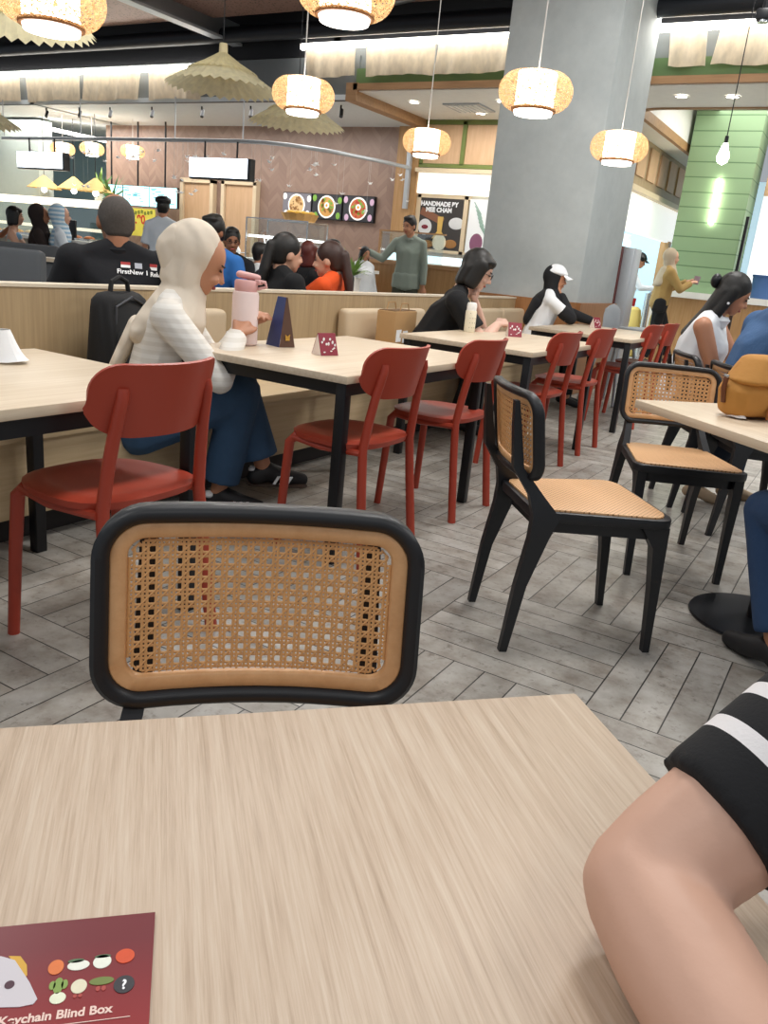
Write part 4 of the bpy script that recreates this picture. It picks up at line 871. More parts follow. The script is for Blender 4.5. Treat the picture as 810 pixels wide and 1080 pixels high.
def person(label, head, face, sit=True, lean=0, yaw=0, pitch=0, RH=None, LH=None, RF=None, LF=None, skin='mid', top=None, sleeve=.5, bottom=None, skirt=False, hair='short', hairm=None, shoes=None, vox=.011, group=None, palm=((0, 0, 1), (0, 0, 1)), curl=.5, thick=1., poleR=None, poleL=None, hemz=None, knee=None, legw=1., neck=.07, extra=None, s=None, legs=True):
    cl_, sl_ = math.cos(R(lean)), math.sin(R(lean))
    hz = head[2]
    auto = s is None
    if s is None: s = (hz - .46) / (.085 + .50 * cl_ + neck * math.cos(R(lean * .6)) + .105) if sit else hz / (1.535 + neck)
    hip = (.46 + .085 * s if auto else hz - s * (.50 * cl_ + neck * math.cos(R(lean * .6)) + .105)) if sit else .93 * s
    rot = M.Rotation(R(lean), 3, 'Y'); upv = rot @ V((0, 0, 1)); fx = rot @ V((1, 0, 0))
    H = V((0, 0, hip)); N = H + upv * .5 * s
    nk = M.Rotation(R(lean * .6 + pitch * .3), 3, 'Y') @ V((0, 0, 1))
    HR = (M.Rotation(R(yaw), 3, 'Z') @ M.Rotation(R(pitch), 3, 'Y'))
    HB = N + nk * neck * s; HC = HB + HR @ V((.022, 0, .105)) * s
    a = math.atan2(face[1], face[0]); off = M.Rotation(a, 3, 'Z') @ V((HC.x, HC.y, 0))
    t = thing('person', label, 'person', (head[0] - off.x, head[1] - off.y, 0), a, group)
    hp = lambda x, y, z: HC + HR @ V((x, y, z)) * s
    tp = lambda x, y, z: H + (rot @ V((x, y, z))) * s
    k = thick * s; J = dict(HC=HC, HR=HR, s=s, N=N, H=H, hp=hp, tp=tp, t=t)
    SH = {1: tp(-.005, .17 * thick ** .5, .455), -1: tp(-.005, -.17 * thick ** .5, .455)}
    b = MB(); g = 0
    def torso(mb, gr):
        mb.hull((tp(-.01, 0, .0), (.105 * k / s + gr, .165 * k / s + gr, .1 + gr), rot), (tp(0, 0, .2), (.1 * thick + gr, .135 * thick + gr, .09), rot))
        mb.hull((tp(0, 0, .18), (.1 * thick + gr, .135 * thick + gr, .09), rot), (tp(.005, 0, .34), (.11 * thick + gr, .15 * thick + gr, .1), rot))
        mb.hull((tp(.005, 0, .33), (.11 * thick + gr, .15 * thick + gr, .1), rot), (tp(-.01, .13 * thick, .445), .05 + gr), (tp(-.01, -.13 * thick, .445), .05 + gr))
        mb.hull((tp(-.01, .12, .44), .05 + gr), (tp(-.01, -.12, .44), .05 + gr), (tp(-.008, 0, .49), .055 + gr))
        for y in (-1, 1): mb.hull((tp(-.012, y * .03, .515), .045 + gr), (tp(-.008, y * (.165 if gr == 0 or sleeve else .125) * thick ** .5, .452), .044 * thick + gr))
    torso(b, 0)
    b.hull((N - upv * .03 * s, .058 * s), (HB + HR @ V((-.01, 0, .03)) * s, .052 * s))
    b.sph(hp(-.01, 0, .02), (.096 * s, .076 * s, .096 * s), HR).hull((hp(-.0, 0, 0), (.08 * s, .07 * s, .06 * s), HR), (hp(.035, 0, -.06), (.05 * s, .052 * s, .04 * s), HR), (hp(.052, 0, -.088), (.028 * s, .028 * s, .02 * s), HR))
    b.hull((hp(.08, 0, .012), .0085 * s), (hp(.1, 0, -.03), (.014 * s, .015 * s, .011 * s), HR)).sph(hp(.078, .028, -.035), (.016 * s, .02 * s, .018 * s), HR).sph(hp(.078, -.028, -.035), (.016 * s, .02 * s, .018 * s), HR)
    for y in (() if hair == 'hijab' else (-1, 1)): b.sph(hp(-.005, y * .077, -.012), (.02 * s, .009 * s, .032 * s), HR)
    T = MB() if top else None
    if top: torso(T, .014)
    for sd, HT, pl, pole in ((-1, RH, palm[0], poleR), (1, LH, palm[1], poleL)):
        if HT is None: HT = (.34, sd * .14, .76) if sit else (.04, sd * .235, hip - .12 * s)
        if HT[0] == 'h': HT = hp(*HT[1:])
        S_ = SH[sd]; E_, W_ = ik(S_, HT, .285 * s, .25 * s, pole or (-.35, sd * .5, -.8))
        b.chain((S_, .052 * k), (S_.lerp(E_, .5), .046 * k), (E_, .038 * k)).chain((E_, .038 * k), (E_.lerp(W_, .35), .039 * k), (W_, .025 * k))
        hand(b, W_, (W_ - E_), pl, sd * -1 if pl[2] > -.5 else sd, s, curl)
        J['E%d' % sd], J['W%d' % sd] = E_, W_
        if top and sleeve:
            T.sph(S_, .064 * k)
            if sleeve <= .6:
                e = S_.lerp(E_, sleeve / .6); T.hull((S_, .064 * k), (S_.lerp(e, .6), .061 * k)); T.cyl(S_.lerp(e, .5), e, .06 * k, .066 * k, 20)
            else:
                e = E_.lerp(W_, min(1, (sleeve - .6) / .38)); T.chain((S_, .064 * k), (S_.lerp(E_, .5), .058 * k), (E_, .05 * k)); T.hull((E_, .05 * k), (E_.lerp(e, .7), .045 * k)); T.cyl(E_.lerp(e, .6), e, .046 * k, .042 * k, 18)
    P_ = MB(); SHS = []
    if legs:
        for sd, F in ((-1, RF), (1, LF)):
            hj = tp(0, sd * .085, 0) if sit else H + V((0, sd * .085 * s, -.02))
            if F is None: F = (.42 * s, sd * .1, 0) if sit else (.02, sd * .1, 0)
            an = V(F) + V((0, 0, .085 * s)); K_, an = ik(hj, an, .42 * s, .41 * s, knee or (1, 0, .6))
            b.chain((hj, .08 * k), (hj.lerp(K_, .5), .072 * k), (K_, .052 * k)).chain((K_, .052 * k), (K_.lerp(an, .35), .05 * k), (an, .034 * k)); fd = V((1, sd * .15, 0)).normalized()
            b.chain((an - V((0, 0, .03)), .034 * s), (an + fd * .1 * s - V((0, 0, .055 * s)), .03 * s), (an + fd * .155 * s - V((0, 0, .062 * s)), .022 * s))
            J['K%d' % sd], J['A%d' % sd] = K_, an
            if bottom and not skirt:
                P_.hull((tp(-.01, 0, .0), (.115 * thick, .172 * thick, .1), rot), (hj, .095 * k)).chain((hj, .095 * k), (hj.lerp(K_, .5), .085 * k * legw ** .5), (K_, .066 * k * legw)).hull((K_, .066 * k * legw), (K_.lerp(an, .6), .062 * k * legw)); P_.cyl(K_.lerp(an, .3), an.lerp(K_, .1), .063 * k * legw, .062 * k * legw, 24)
            if shoes:
                q = MB(); q.chain((an - fd * .03 * s - V((0, 0, .045 * s)), .038 * s), (an + fd * .02 * s - V((0, 0, .02 * s)), .04 * s)).chain((an + fd * .02 * s - V((0, 0, .025 * s)), .042 * s), (an + fd * .1 * s - V((0, 0, .05 * s)), .038 * s), (an + fd * .165 * s - V((0, 0, .058 * s)), .03 * s)); SHS.append((q, an, fd))
    if bottom and skirt:
        P_.hull((tp(-.01, 0, .06), (.125, .175, .06), rot), (tp(0, 0, -.05), (.14, .185, .1), rot)); c_ = [J['K1'], J['K-1'], J['A1'], J['A-1']]
        P_.hull((tp(0, 0, -.03), (.13, .18, .1), rot), (c_[0], .085 * s), (c_[1], .085 * s)); P_.hull((c_[0], .085 * s), (c_[1], .085 * s), (c_[2] + V((0, 0, .02)), .085 * s), (c_[3] + V((0, 0, .02)), .085 * s))
    SK = SKINS[skin]
    mk('body', remesh(b, vox, 3), SK, t, 180)
    if top: mk('top', remesh(T, vox, 4), top, t, 180)
    if bottom: mk('skirt' if skirt else 'trousers', remesh(P_, vox, 4), bottom, t, 180)
    for q, an, fd in SHS: so = mk('shoe', remesh(q, min(vox, .008), 3), shoes, t, 180)
    li = MB()
    for y in (-1, 1):
        if hair != 'hidden': mk('eye', MB().sph(hp(.083, y * .031, .006), (.006 * s, .013 * s, .0055 * s), HR, 2), EYE, t, 180); mk('eyebrow', MB().hull((hp(.088, y * .016, .024), .0035 * s), (hp(.078, y * .046, .027), .003 * s)), BROW, t, 180)
    li.sph(hp(.0835, 0, -.062), (.009 * s, .022 * s, .008 * s), HR, 2)
    if hair != 'hidden': mk('lips', li, LIP, t, 180)
    hm = hairm or HAIR; h = MB(); E3 = lambda x, y, z, r: (hp(x, y, z), tuple(q * s for q in r), HR)
    def sph(e): h.sph(*e[:2], e[2])
    if hair in ('short', 'long', 'bob', 'pony', 'child'): sph(E3(-.02, 0, .034, (.1, .085, .1))); h.hull(E3(-.04, 0, .02, (.075, .083, .08)), E3(-.05, 0, -.045, (.05, .068, .04)))
    if hair == 'short': h.hull(E3(.03, .03, .1, (.035, .035, .022)), E3(.03, -.03, .1, (.035, .035, .022)), E3(-.05, 0, .1, (.05, .06, .03)))
    if hair in ('long', 'child'):
        h.hull(E3(-.055, 0, .0, (.055, .088, .07)), E3(-.075, 0, -.16, (.035, .085, .05))); h.hull(E3(-.075, 0, -.15, (.035, .085, .05)), E3(-.11, 0, -.32, (.025, .07, .03)))
        for y in (-1, 1): h.hull(E3(-.01, y * .075, .01, (.04, .02, .05)), E3(-.02, y * .08, -.15, (.035, .02, .03)))
    if hair == 'bob':
        h.hull(E3(-.05, 0, .0, (.06, .095, .07)), E3(-.055, 0, -.1, (.05, .09, .035)))
        for y in (-1, 1): h.hull(E3(.01, y * .078, .03, (.05, .022, .05)), E3(.005, y * .082, -.085, (.045, .02, .03)))
        h.hull(E3(.055, 0, .075, (.035, .06, .03)), E3(.0, 0, .09, (.05, .06, .03)))
    if hair == 'pony':
        sph(E3(-.1, 0, .04, (.035, .035, .035))); h.hull(E3(-.115, 0, .03, (.035, .04, .04)), E3(-.135, 0, -.12, (.035, .05, .06))); h.hull(E3(-.135, 0, -.12, (.035, .05, .06)), E3(-.15, .01, -.3, (.02, .035, .04)))
    if hair == 'crop': sph(E3(-.018, 0, .018, (.096, .08, .093))); h.hull(E3(-.045, 0, .0, (.065, .078, .06)), E3(-.05, 0, -.05, (.045, .062, .03)))
    if hair in ('short', 'long', 'bob', 'pony', 'child', 'crop'): mk('hair', remesh(h, min(vox, .009), 3), hm, t, 180)
    if hair == 'hijab':
        sph(E3(-.042, 0, .022, (.108, .095, .116))); h.hull(E3(-.04, 0, -.01, (.09, .094, .09)), E3(-.03, 0, -.1, (.085, .088, .05))); h.hull(E3(.0, 0, -.12, (.085, .08, .04)), E3(-.04, 0, -.07, (.08, .09, .05)))
        h.hull(E3(-.005, 0, -.125, (.086, .085, .045)), (tp(.01, 0, .47), (.125, .17, .045), rot)); h.hull((tp(.01, 0, .46), (.13, .17, .05), rot), (tp(.08, 0, .33), (.045, .11, .06), rot), (tp(-.1, 0, .36), (.04, .13, .06), rot))
        mk('headscarf', remesh(h, min(vox, .009), 4), hm, t, 180)
    if extra: extra(J)
    return J
def glasses(J, m=None):
    q = MB(); hp = J['hp']
    for y in (-1, 1):
        q.tube([hp(.098 + .0 * k, y * .034 + .021 * math.cos(k * PI / 6), .004 + .016 * math.sin(k * PI / 6)) for k in range(13)], .0022, 6); q.tube([hp(.096, y * .055, .008), hp(.04, y * .08, .008), hp(-.01, y * .084, .0)], .0022, 6)
    q.tube([hp(.099, -.013, .006), hp(.101, 0, .009), hp(.099, .013, .006)], .0022, 6); mk('glasses', q, m or BLACKM, J['t'])
def cap(J, m, brim=True, name='cap', beret=False):
    q = MB(); hp, HR, s = J['hp'], J['HR'], J['s']
    if beret: q.sph(hp(-.03, 0, .085), (.112 * s, .1 * s, .055 * s), HR); q.cyl(hp(-.02, 0, .05), hp(-.02, 0, .075), .092 * s, .096 * s, 24)
    else: q.hull((hp(-.015, 0, .06), (.122 * s, .107 * s, .035 * s), HR), (hp(-.02, 0, .095), (.09 * s, .08 * s, .05 * s), HR))
    mk(name, remesh(q, .008, 3), m, J['t'], 180)
    if brim: mk('cap_brim', MB().grid(lambda u, v: hp(.06 + .1 * v * math.cos((u - .5) * 2.2), .085 * math.sin((u - .5) * 2.6) * (1 - .15 * v), .058 - .03 * v - .02 * (2 * u - 1) ** 2), 14, 5, .004), m, J['t'], 60)

right = (.87, .49)
# woman in the cream headscarf
def girl_extra(J):
    HRm, s = J['HR'], J['s']; mk('scarf_back', remesh(MB().hull((J['hp'](-.06, 0, .02), (.1 * s, .09 * s, .1 * s), HRm), (J['hp'](-.095, 0, .0), (.075 * s, .075 * s, .075 * s), HRm), (J['hp'](-.035, 0, -.1), (.06 * s, .075 * s, .04 * s), HRm)), .008, 4), HIJ, J['t'], 180)
    t, tp, hp, s = J['t'], J['tp'], J['hp'], J['s']; rot = J['HR']
    q = MB(); q.hull((tp(-.12, .02, .36), (.03, .1, .05)), (tp(-.15, .02, .2), (.02, .085, .05))); q.hull((tp(-.15, .02, .2), (.02, .085, .05)), (tp(-.175, .03, .06), (.018, .06, .03)))
    q.hull((tp(.09, .0, .38), (.035, .08, .05)), (tp(.125, -.02, .26), (.02, .06, .05)))
    mk('scarf_drape', remesh(q, .007, 4), HIJ, t, 180)
    mk('bag_strap', MB().tube([tp(.125, -.07, .34), tp(.15, -.05, .24), tp(.15, 0, .16)], .012, 6), BK, t)
HJ = NT('cream_scarf'); wv_ = HJ.n('TexWave', i_Scale=4, i_Distortion=7, i_Detail=2); HJ.t.links.new(HJ.coord((1, 1.2, .8), (.4, .5, 0)), wv_.inputs['Vector']); HJ.set(Base_Color=lin('#dccfbd'), Roughness=.85); HJ.bump(wv_.outputs['Fac'], .4, .012); HIJ = HJ.m
STRW = stripes('cream_striped_knit', '#ebe7e0', '#e0dbd2', 2, .034, .5)
DEN = plain('blue_denim', '#33506f', .85, 0, .18, 14, .4); SNK = plain('black_suede', '#18181b', .6)
J = person('woman in a cream headscarf and striped knit top writing at the pink bottle table', (-2.37, 2.485, 1.065), (.76, .65), s=1.08, lean=15, pitch=24, legw=1.22, RH=(.385, -.03, .768), LH=(.42, .15, .79), poleR=(-.22, -.8, -.6), RF=(.33, .0, 0), LF=(.52, .07, .1), skin='mid', top=STRW, sleeve=.97, bottom=DEN, hair='hijab', hairm=HIJ, shoes=SNK, vox=.008, extra=girl_extra, thick=1.0, curl=.9, knee=(.25, 0, 1))
for o in [c_ for c_ in J['t'].children if c_.name.startswith('shoe')]:
    xs = [v.co for v in o.data.vertices]; mn = V([min(c_[i] for c_ in xs) for i in range(3)]); mx = V([max(c_[i] for c_ in xs) for i in range(3)]); y0 = mn.y - .0005; zc = mn.z
    b = MB()
    for k in range(3): x = mn.x + .115 + .028 * k; b.prism([(x, zc + .022), (x + .012, zc + .022), (x + .032, zc + .058), (x + .02, zc + .058)], 0, .012, M.Translation((0, y0 + .012, 0)) @ RX)
    mk('white_side_stripes', b, WHITEP, o, 0); b = MB().hull((V((mn.x + .03, (mn.y + mx.y) / 2, zc + .075)), (.026, .034, .016))); mk('white_heel_tab', b, WHITEP, o)
    mk('sole', MB().hull((V((mn.x + .04, (mn.y + mx.y) / 2, zc + .008)), (.042, .036, .011)), (V((mx.x - .04, (mn.y + mx.y) / 2, zc + .008)), (.04, .036, .011))), SOLE, o)
# man in black polo behind the partition
def man_extra(J):
    from mathutils.bvhtree import BVHTree
    t = J['t']; tp = J['tp']; top = [c_ for c_ in t.children if c_.name.startswith('top')][0].data
    bv = BVHTree.FromPolygons([v.co for v in top.vertices], [p.vertices for p in top.polygons])
    def on(y, z):
        h, n, _, _ = bv.ray_cast(tp(-1, y, z), (tp(0, y, z) - tp(-1, y, z)).normalized()); w = -n; x = V((0, 0, 1)).cross(n).normalized(); u = n.cross(x)
        return M.Translation(h + n * .001) @ M((x, u, n)).transposed().to_4x4()
    for k, (nm, y, w) in enumerate((('red_white_flag', -.03, .046), ('grey_flag', -.085, .036), ('red_white_flag', -.15, .036))):
        m_ = on(y, .445); b = MB(); b.box((0, 0, 0), (w, .03, .005)); b.bm.transform(m_)
        f = mk(nm, b, WHITEP if k != 1 else plain('flag_grey', '#b9bcc6', .7), t, 0)
        if k != 1: b = MB(); b.box((0, .0075, .001), (w, .015, .005)); b.bm.transform(m_); mk('red_band', b, bpy.data.materials.get('flag_red') or plain('flag_red', '#b23a3a', .7), f, 0)
    text('shirt_lettering', 'FirstNew 1', .034, WHITEP, t, on(-.06, .405) @ M.Translation((0, 0, .004)), bold=.0008); text('shirt_lettering', 'Rela', .032, WHITEP, t, on(-.155, .405) @ M.Translation((0, 0, .004)), bold=.0008)
    mk('collar', MB().lathe([(.066, -.03), (.08, .02), (.072, .03), (.06, .0)], 28, J['N']), BLK1, t)
BLK1 = fab('black_polo', '#101117')
person('bald man in a black polo with small flags on its back, behind the partition', (-3.45, 3.0, 1.18), (-.78, .62), s=1.14, lean=8, neck=.035, pitch=6, yaw=10, RH=(.42, -.1, .78), LH=(.4, .2, .78), skin='tan', top=BLK1, sleeve=.5, bottom=fab('dark_trousers', '#23252b'), hair='crop', hairm=STUB, thick=1.2, extra=man_extra)
NAVY = fab('navy_cloth', '#20263a'); WSH = fab('white_shirt', '#eceff2'); PALEB = fab('pale_blue_white_shirt', '#dde5ee')
person('cook in a white shirt and dark beret behind the bald man', (-7.14, 6.89, 1.44), (-.5, .86), sit=False, skin='mid', top=PALEB, sleeve=.5, bottom=fab('dark_trousers', '#23252b'), hair='crop', hairm=HAIR, shoes=SNK, vox=.014, extra=lambda J: cap(J, BLACKM, False, 'beret', True))
person('black-haired man in a blue shirt partly hidden by the cream headscarf', (-4.42, 4.76, 1.2), (.2, -.98), lean=14, pitch=10, skin='tan', top=fab('blue_shirt', '#2f6fb8'), sleeve=.5, bottom=NAVY, hair='short', vox=.013)
person('man in glasses and dark jacket beside the man in blue', (-4.99, 5.62, 1.15), (.5, -.87), lean=8, pitch=8, yaw=20, skin='tan', top=fab('dark_jacket', '#1b1d22'), sleeve=.95, bottom=NAVY, hair='short', vox=.013, extra=glasses)
person('person in a white top almost hidden behind the ponytail woman', (-4.87, 5.89, 1.06), (.6, .8), lean=12, skin='mid', top=WSH, sleeve=.95, bottom=NAVY, hair='short', vox=.014)
BLK2 = fab('black_tee', '#101114')
person('woman with a long black ponytail and black top behind the partition', (-3.57, 4.59, 1.095), (.3, .95), s=1.08, lean=14, neck=.03, yaw=-15, pitch=6, skin='light', top=BLK2, sleeve=.95, bottom=NAVY, hair='pony', vox=.011, thick=1.1)
person('woman with reddish dark hair behind the orange-shirted woman', (-4.15, 5.62, 1.1), (-.3, .95), skin='light', top=BLK2, sleeve=.95, bottom=NAVY, hair='bob', hairm=HAIRR, vox=.013)
person('woman with pulled-back hair in a bright orange top behind the partition', (-3.5, 4.98, 1.075), (-.94, -.3), s=1.06, lean=-16, neck=.02, pitch=6, yaw=8, skin='light', top=fab('orange_top', '#e8561e'), sleeve=.95, bottom=NAVY, hair='pony', hairm=HAIRB, vox=.01)
person('dark-haired person in black behind the orange-shirted woman, to her right', (-3.96, 5.68, 1.125), (-.8, .6), skin='mid', top=BLK2, sleeve=.95, bottom=NAVY, hair='short', vox=.013)
person('child with long black hair and white top, an adult hand on her head', (-5.67, 8.86, 1.16), (.85, -.3), sit=False, pitch=4, skin='mid', top=WSH, sleeve=.95, bottom=NAVY, hair='child', shoes=SNK, vox=.011)
GRY = fab('grey_green_shirt', '#8b968c')
def gray_extra(J):
    tp = J['tp']; t = J['t']; mk('shirt_tail', remesh(MB().hull((tp(0, 0, .05), (.122, .182, .08)), (tp(0, 0, -.1), (.13, .19, .05))), .012, 3), GRY, t, 180); mk('collar', MB().lathe([(.062, -.03), (.075, .0), (.068, .02), (.058, .0)], 24, J['N']), GRY, t)
person('man in a grey green long-sleeved shirt laying his hand on the child', (-5.27, 9.2, 1.55), (.35, -.94), sit=False, pitch=12, yaw=-25, skin='mid', RH=(.16, -.5, 1.2), poleR=(-.1, -.5, -.9), top=GRY, sleeve=.95, bottom=fab('olive_trousers', '#3c4034'), hair='short', shoes=SNK, vox=.012, extra=gray_extra)
# woman in black with her head on her hand
def bw_extra(J): glasses(J)
person('black-haired woman in a black tee resting her face on her hand at the flask table', (-2.40, 5.18, 1.125), right, s=1.1, lean=30, pitch=22, yaw=-8, skin='fair', RH=(.55, -.02, .76), LH=('h', .075, .05, -.175), poleL=(.6, .25, -.8), poleR=(-.2, -.7, -.5), palm=((0, 0, 1), (-.8, 0, .5)), curl=1.0, top=BLK2, sleeve=.42, bottom=BLK2, hair='bob', shoes=SNK, vox=.009, extra=bw_extra, thick=1.1, RF=(.35, -.1, 0), LF=(.4, .12, 0))
person('person in navy almost hidden behind the black-haired woman at the flask table', (-3.48, 7.2, 1.0), (-.97, .2), skin='mid', top=NAVY, sleeve=.95, bottom=NAVY, hair='short', vox=.014)
BHJ = fab('black_scarf', '#17181c')
def cap_extra(J):
    cap(J, WSH); tp = J['tp']
    mk('black_sleeve', remesh(MB().chain((J['E-1'].lerp(tp(0, -.17, .45), .35), .062), (J['E-1'], .055), (J['W-1'], .04)).chain((J['E1'].lerp(tp(0, .17, .45), .35), .062), (J['E1'], .055), (J['W1'], .04)), .01, 3), BHJ, J['t'], 180)
    mk('scarf_tail', remesh(MB().hull((tp(-.1, 0, .4), (.05, .13, .06)), (tp(-.15, 0, .2), (.025, .09, .05))), .01, 3), BHJ, J['t'], 180)
person('woman in a white cap over a black headscarf with her hand at her face', (-2.5, 7.06, 1.1), right, lean=12, pitch=8, yaw=-8, skin='mid', RH=('h', .1, -.05, -.16), LH=(.52, .12, .76), poleR=(.4, -.5, -.9), palm=((.3, .2, .9), (0, 0, 1)), curl=1.0, top=WSH, sleeve=.55, bottom=BLK2, hair='hijab', hairm=BHJ, shoes=SNK, vox=.01, extra=cap_extra)
person('cook in a white shirt and black cap at the kitchen hatch', (-3.34, 13.05, 1.47), (.8, .2), sit=False, lean=6, pitch=18, skin='mid', RH=(.4, -.15, 1.08), LH=(.4, .15, 1.08), top=PALEB, sleeve=.95, bottom=BLK2, hair='short', shoes=SNK, vox=.013, extra=lambda J: (cap(J, BLACKM), mk('red_apron_band', MB().lathe([(.15, -.07), (.155, .05)], 24, J['H']), fab('red_apron', '#c01f2a'), J['t'])))
def walk_extra(J):
    tp = J['tp']; mk('shoulder_cape', remesh(MB().hull((tp(-.02, 0, .5), (.09, .14, .05)), (tp(-.1, 0, .27), (.06, .15, .04)), (tp(.03, 0, .36), (.06, .13, .04))), .012, 3), fab('beige_scarf', '#b9a892'), J['t'], 180)
    mk('handbag', remesh(MB().hull((tp(-.05, -.2, .02), (.09, .035, .06)), (tp(-.05, -.2, -.09), (.1, .04, .05))), .01, 3), BK, J['t'], 180)
    mk('cup', MB().cyl(J['W-1'] + V((.08, .05, -.01)), J['W-1'] + V((.09, .05, .1)), .035, .042, 20), fab('pink_grey_cup', '#a08a94'), J['t'])
person('walking woman in a beige headscarf and mustard top carrying a cup', (-2.69, 12.24, 1.52), right, sit=False, lean=4, pitch=2, skin='light', RH=(.36, -.1, 1.2), LH=(.38, .1, 1.22), RF=(-.12, -.09, 0), LF=(.28, .08, .04), top=fab('mustard_top', '#a98a54'), sleeve=.95, bottom=BLK2, skirt=False, hair='hijab', hairm=fab('beige_scarf', '#b9a892'), shoes=SNK, vox=.012, extra=walk_extra, thick=1.15)
def ws_extra(J):
    hp, t, tp = J['hp'], J['t'], J['tp']; mk('earring', MB().sph(hp(-.0, -.088, -.055), .009), WHITEP, t); mk('hair_clip', MB().sph(hp(-.13, 0, .02), (.03, .04, .04), sub=2), BLACKM, t); mk('collar', MB().lathe([(.064, -.04), (.085, .0), (.072, .02), (.06, .0)], 26, J['N']), WSH, t)
person('woman in a white sleeveless collared top with long black hair looking down', (-.70, 4.80, 1.13), (.82, -.05), lean=12, pitch=24, yaw=14, skin='mid', RH=(.36, -.02, .74), LH=(.42, .1, .76), top=WSH, sleeve=0, bottom=fab('dark_jeans', '#1f2a3c'), hair='long', shoes=fab('beige_shoe', '#a8937a'), vox=.009, extra=ws_extra, thick=1.12, RF=(.2, -.12, 0), LF=(.34, .08, 0))
person('person in a creased blue denim shirt cut off by the right edge', (-.375, 4.44, 1.2), (.87, .48), s=1.04, lean=16, thick=1.2, skin='mid', top=fab('bright_denim', '#41628c', .6), sleeve=.95, bottom=fab('dark_jeans', '#1f2a3c'), hair='short', vox=.011, RH=(.5, .0, .74))
person('person in blue jeans at the round-based table, only a leg in view', (.175, 2.49, 1.25), (-.6, .6), skin='mid', top=NAVY, sleeve=.5, bottom=fab('blue_jeans', '#2a4468', .4), hair='short', vox=.012, RF=(.22, -.12, 0), LF=(.26, .06, 0), shoes=SNK, RH=(.24, -.14, .64), LH=(.24, .12, .64))
def RAINBOW():
    t = NT('rainbow_knit'); s_ = t.n('SeparateXYZ'); t.t.links.new(t.coord(), s_.inputs[0]); t.set(Base_Color=t.ramp(t.math('MULTIPLY_ADD', s_.outputs[2], 2.2, -1.1), [(.0, lin('#c87aa0')), (.25, lin('#b06ac0')), (.5, lin('#e8a040')), (.75, lin('#e8c858')), (1, lin('#7ab0d8'))]), Roughness=.9); return t.m
person('child in a rainbow coloured top at the far left behind the sofa', (-9.45, 6.65, 1.2), (.6, .6), skin='light', top=None, bottom=fab('pink_trousers', '#c07a8a'), hair='bob', vox=.013, s=.95, extra=lambda J: mk('rainbow_top', remesh((lambda q: (q.hull((J['tp'](0, 0, 0), (.13, .18, .1)), (J['tp'](0, 0, .42), (.09, .17, .07))), q)[1])(MB()), .012, 3), RAINBOW(), J['t'], 180))
person('woman in dark clothes and dark headscarf at the far left by the buffet', (-9.2, 6.83, 1.24), (.5, .6), skin='tan', top=fab('dark_brown_top', '#2e2320'), sleeve=.95, bottom=BLK2, hair='hijab', hairm=fab('dark_brown_scarf', '#2a201e'), vox=.014)
person('woman in a light blue headscarf and white top at the far left', (-9.0, 6.98, 1.26), (.6, .8), skin='light', top=fab('white_blue_top', '#dfe8f0'), sleeve=.95, bottom=fab('light_blue_skirt', '#8fb4d8'), hair='hijab', hairm=stripes('blue_striped_scarf', '#e2edf4', '#9cc4de', 2, .05, .5), vox=.014)
person('person in black reaching in from the left edge by the buffet', (-9.9, 6.45, 1.15), (.6, .7), skin='tan', top=BLK2, sleeve=.5, bottom=BLK2, hair='short', vox=.014, LH=(.4, .1, 1.1))
# foreground arm
fp = thing('person', 'person in a black and white striped tee whose bare arm leans on the front table', 'person', (.33, .76, 0), 0)
L = lambda p: V(p) - V((.33, .76, 0))
Sh, El, Wr = L((.09, .61, .91)), L((-.045, .444, .768)), L((.064, .328, .752))
b = MB()
b.chain((Sh, .055), (Sh.lerp(El, .5), .047), (El.lerp(Sh, .12), .041), (El, .036)).chain((El + V((.004, -.004, .0)), .038), (El.lerp(Wr, .3), .04), (El.lerp(Wr, .65), .037), (Wr, .024))
hand(b, Wr, Wr - El, (0, 0, 1), 1, .95, .35)
nb, hd = L((.30, .80, 1.02)), L((.34, .84, 1.2))
Sl = L((.22, .98, .95)); El2, Wr2 = L((.1, 1.0, .76)), L((.06, .78, .755))
El2, Wr2 = L((.30, .98, .74)), L((.16, .8, .62))
b.hull((V((.06, .06, .52)), (.12, .13, .1)), (V((.0, .02, .75)), (.1, .12, .1))).hull((V((0, .02, .75)), (.1, .12, .1)), (Sh + V((.02, .02, -.02)), .055), (Sl, .055), (nb, .055)).hull((nb, .05), (hd - V((0, 0, .08)), .05)).sph(hd, (.085, .085, .11)).hull((hd, (.075, .075, .07)), (hd + V((-.03, -.03, -.075)), (.05, .05, .035))).hull((hd + V((-.056, -.057, .012)), .009), (hd + V((-.069, -.07, -.026)), .014)).sph(hd + V((.052, -.055, -.008)), (.014, .014, .03)).sph(hd + V((-.055, .052, -.008)), (.014, .014, .03)).chain((Sl, .055), (El2, .038)).chain((El2, .038), (Wr2, .024))
hand(b, Wr2, Wr2 - El2, (0, 0, 1), -1, .95, .35)
for hj, kn, an in ((V((.0, -.02, .5)), V((-.24, -.22, .5)), V((-.26, -.24, .08))), (V((.0, .16, .5)), V((-.2, .0, .5)), V((-.24, -.06, .08)))):
    b.chain((hj, .08), (kn, .055), (an, .036)); b.hull((an - V((0, 0, .04)), .034), (an + V((-.1, -.1, -.055)), .025))
ax = (El - Sh).normalized()
fb = mk('body', remesh(b, .005, 3), plain('skin_foreground', '#cfa48e', .5, 0, .05, 14, .08), fp, 180)
SH_ = NT('black_white_stripes'); s_ = SH_.n('SeparateXYZ'); tc_ = SH_.coord(); dt = SH_.n('VectorMath', operation='DOT_PRODUCT'); SH_.t.links.new(tc_, dt.inputs[0]); dt.inputs[1].default_value = ax
hem = El - ax * .062
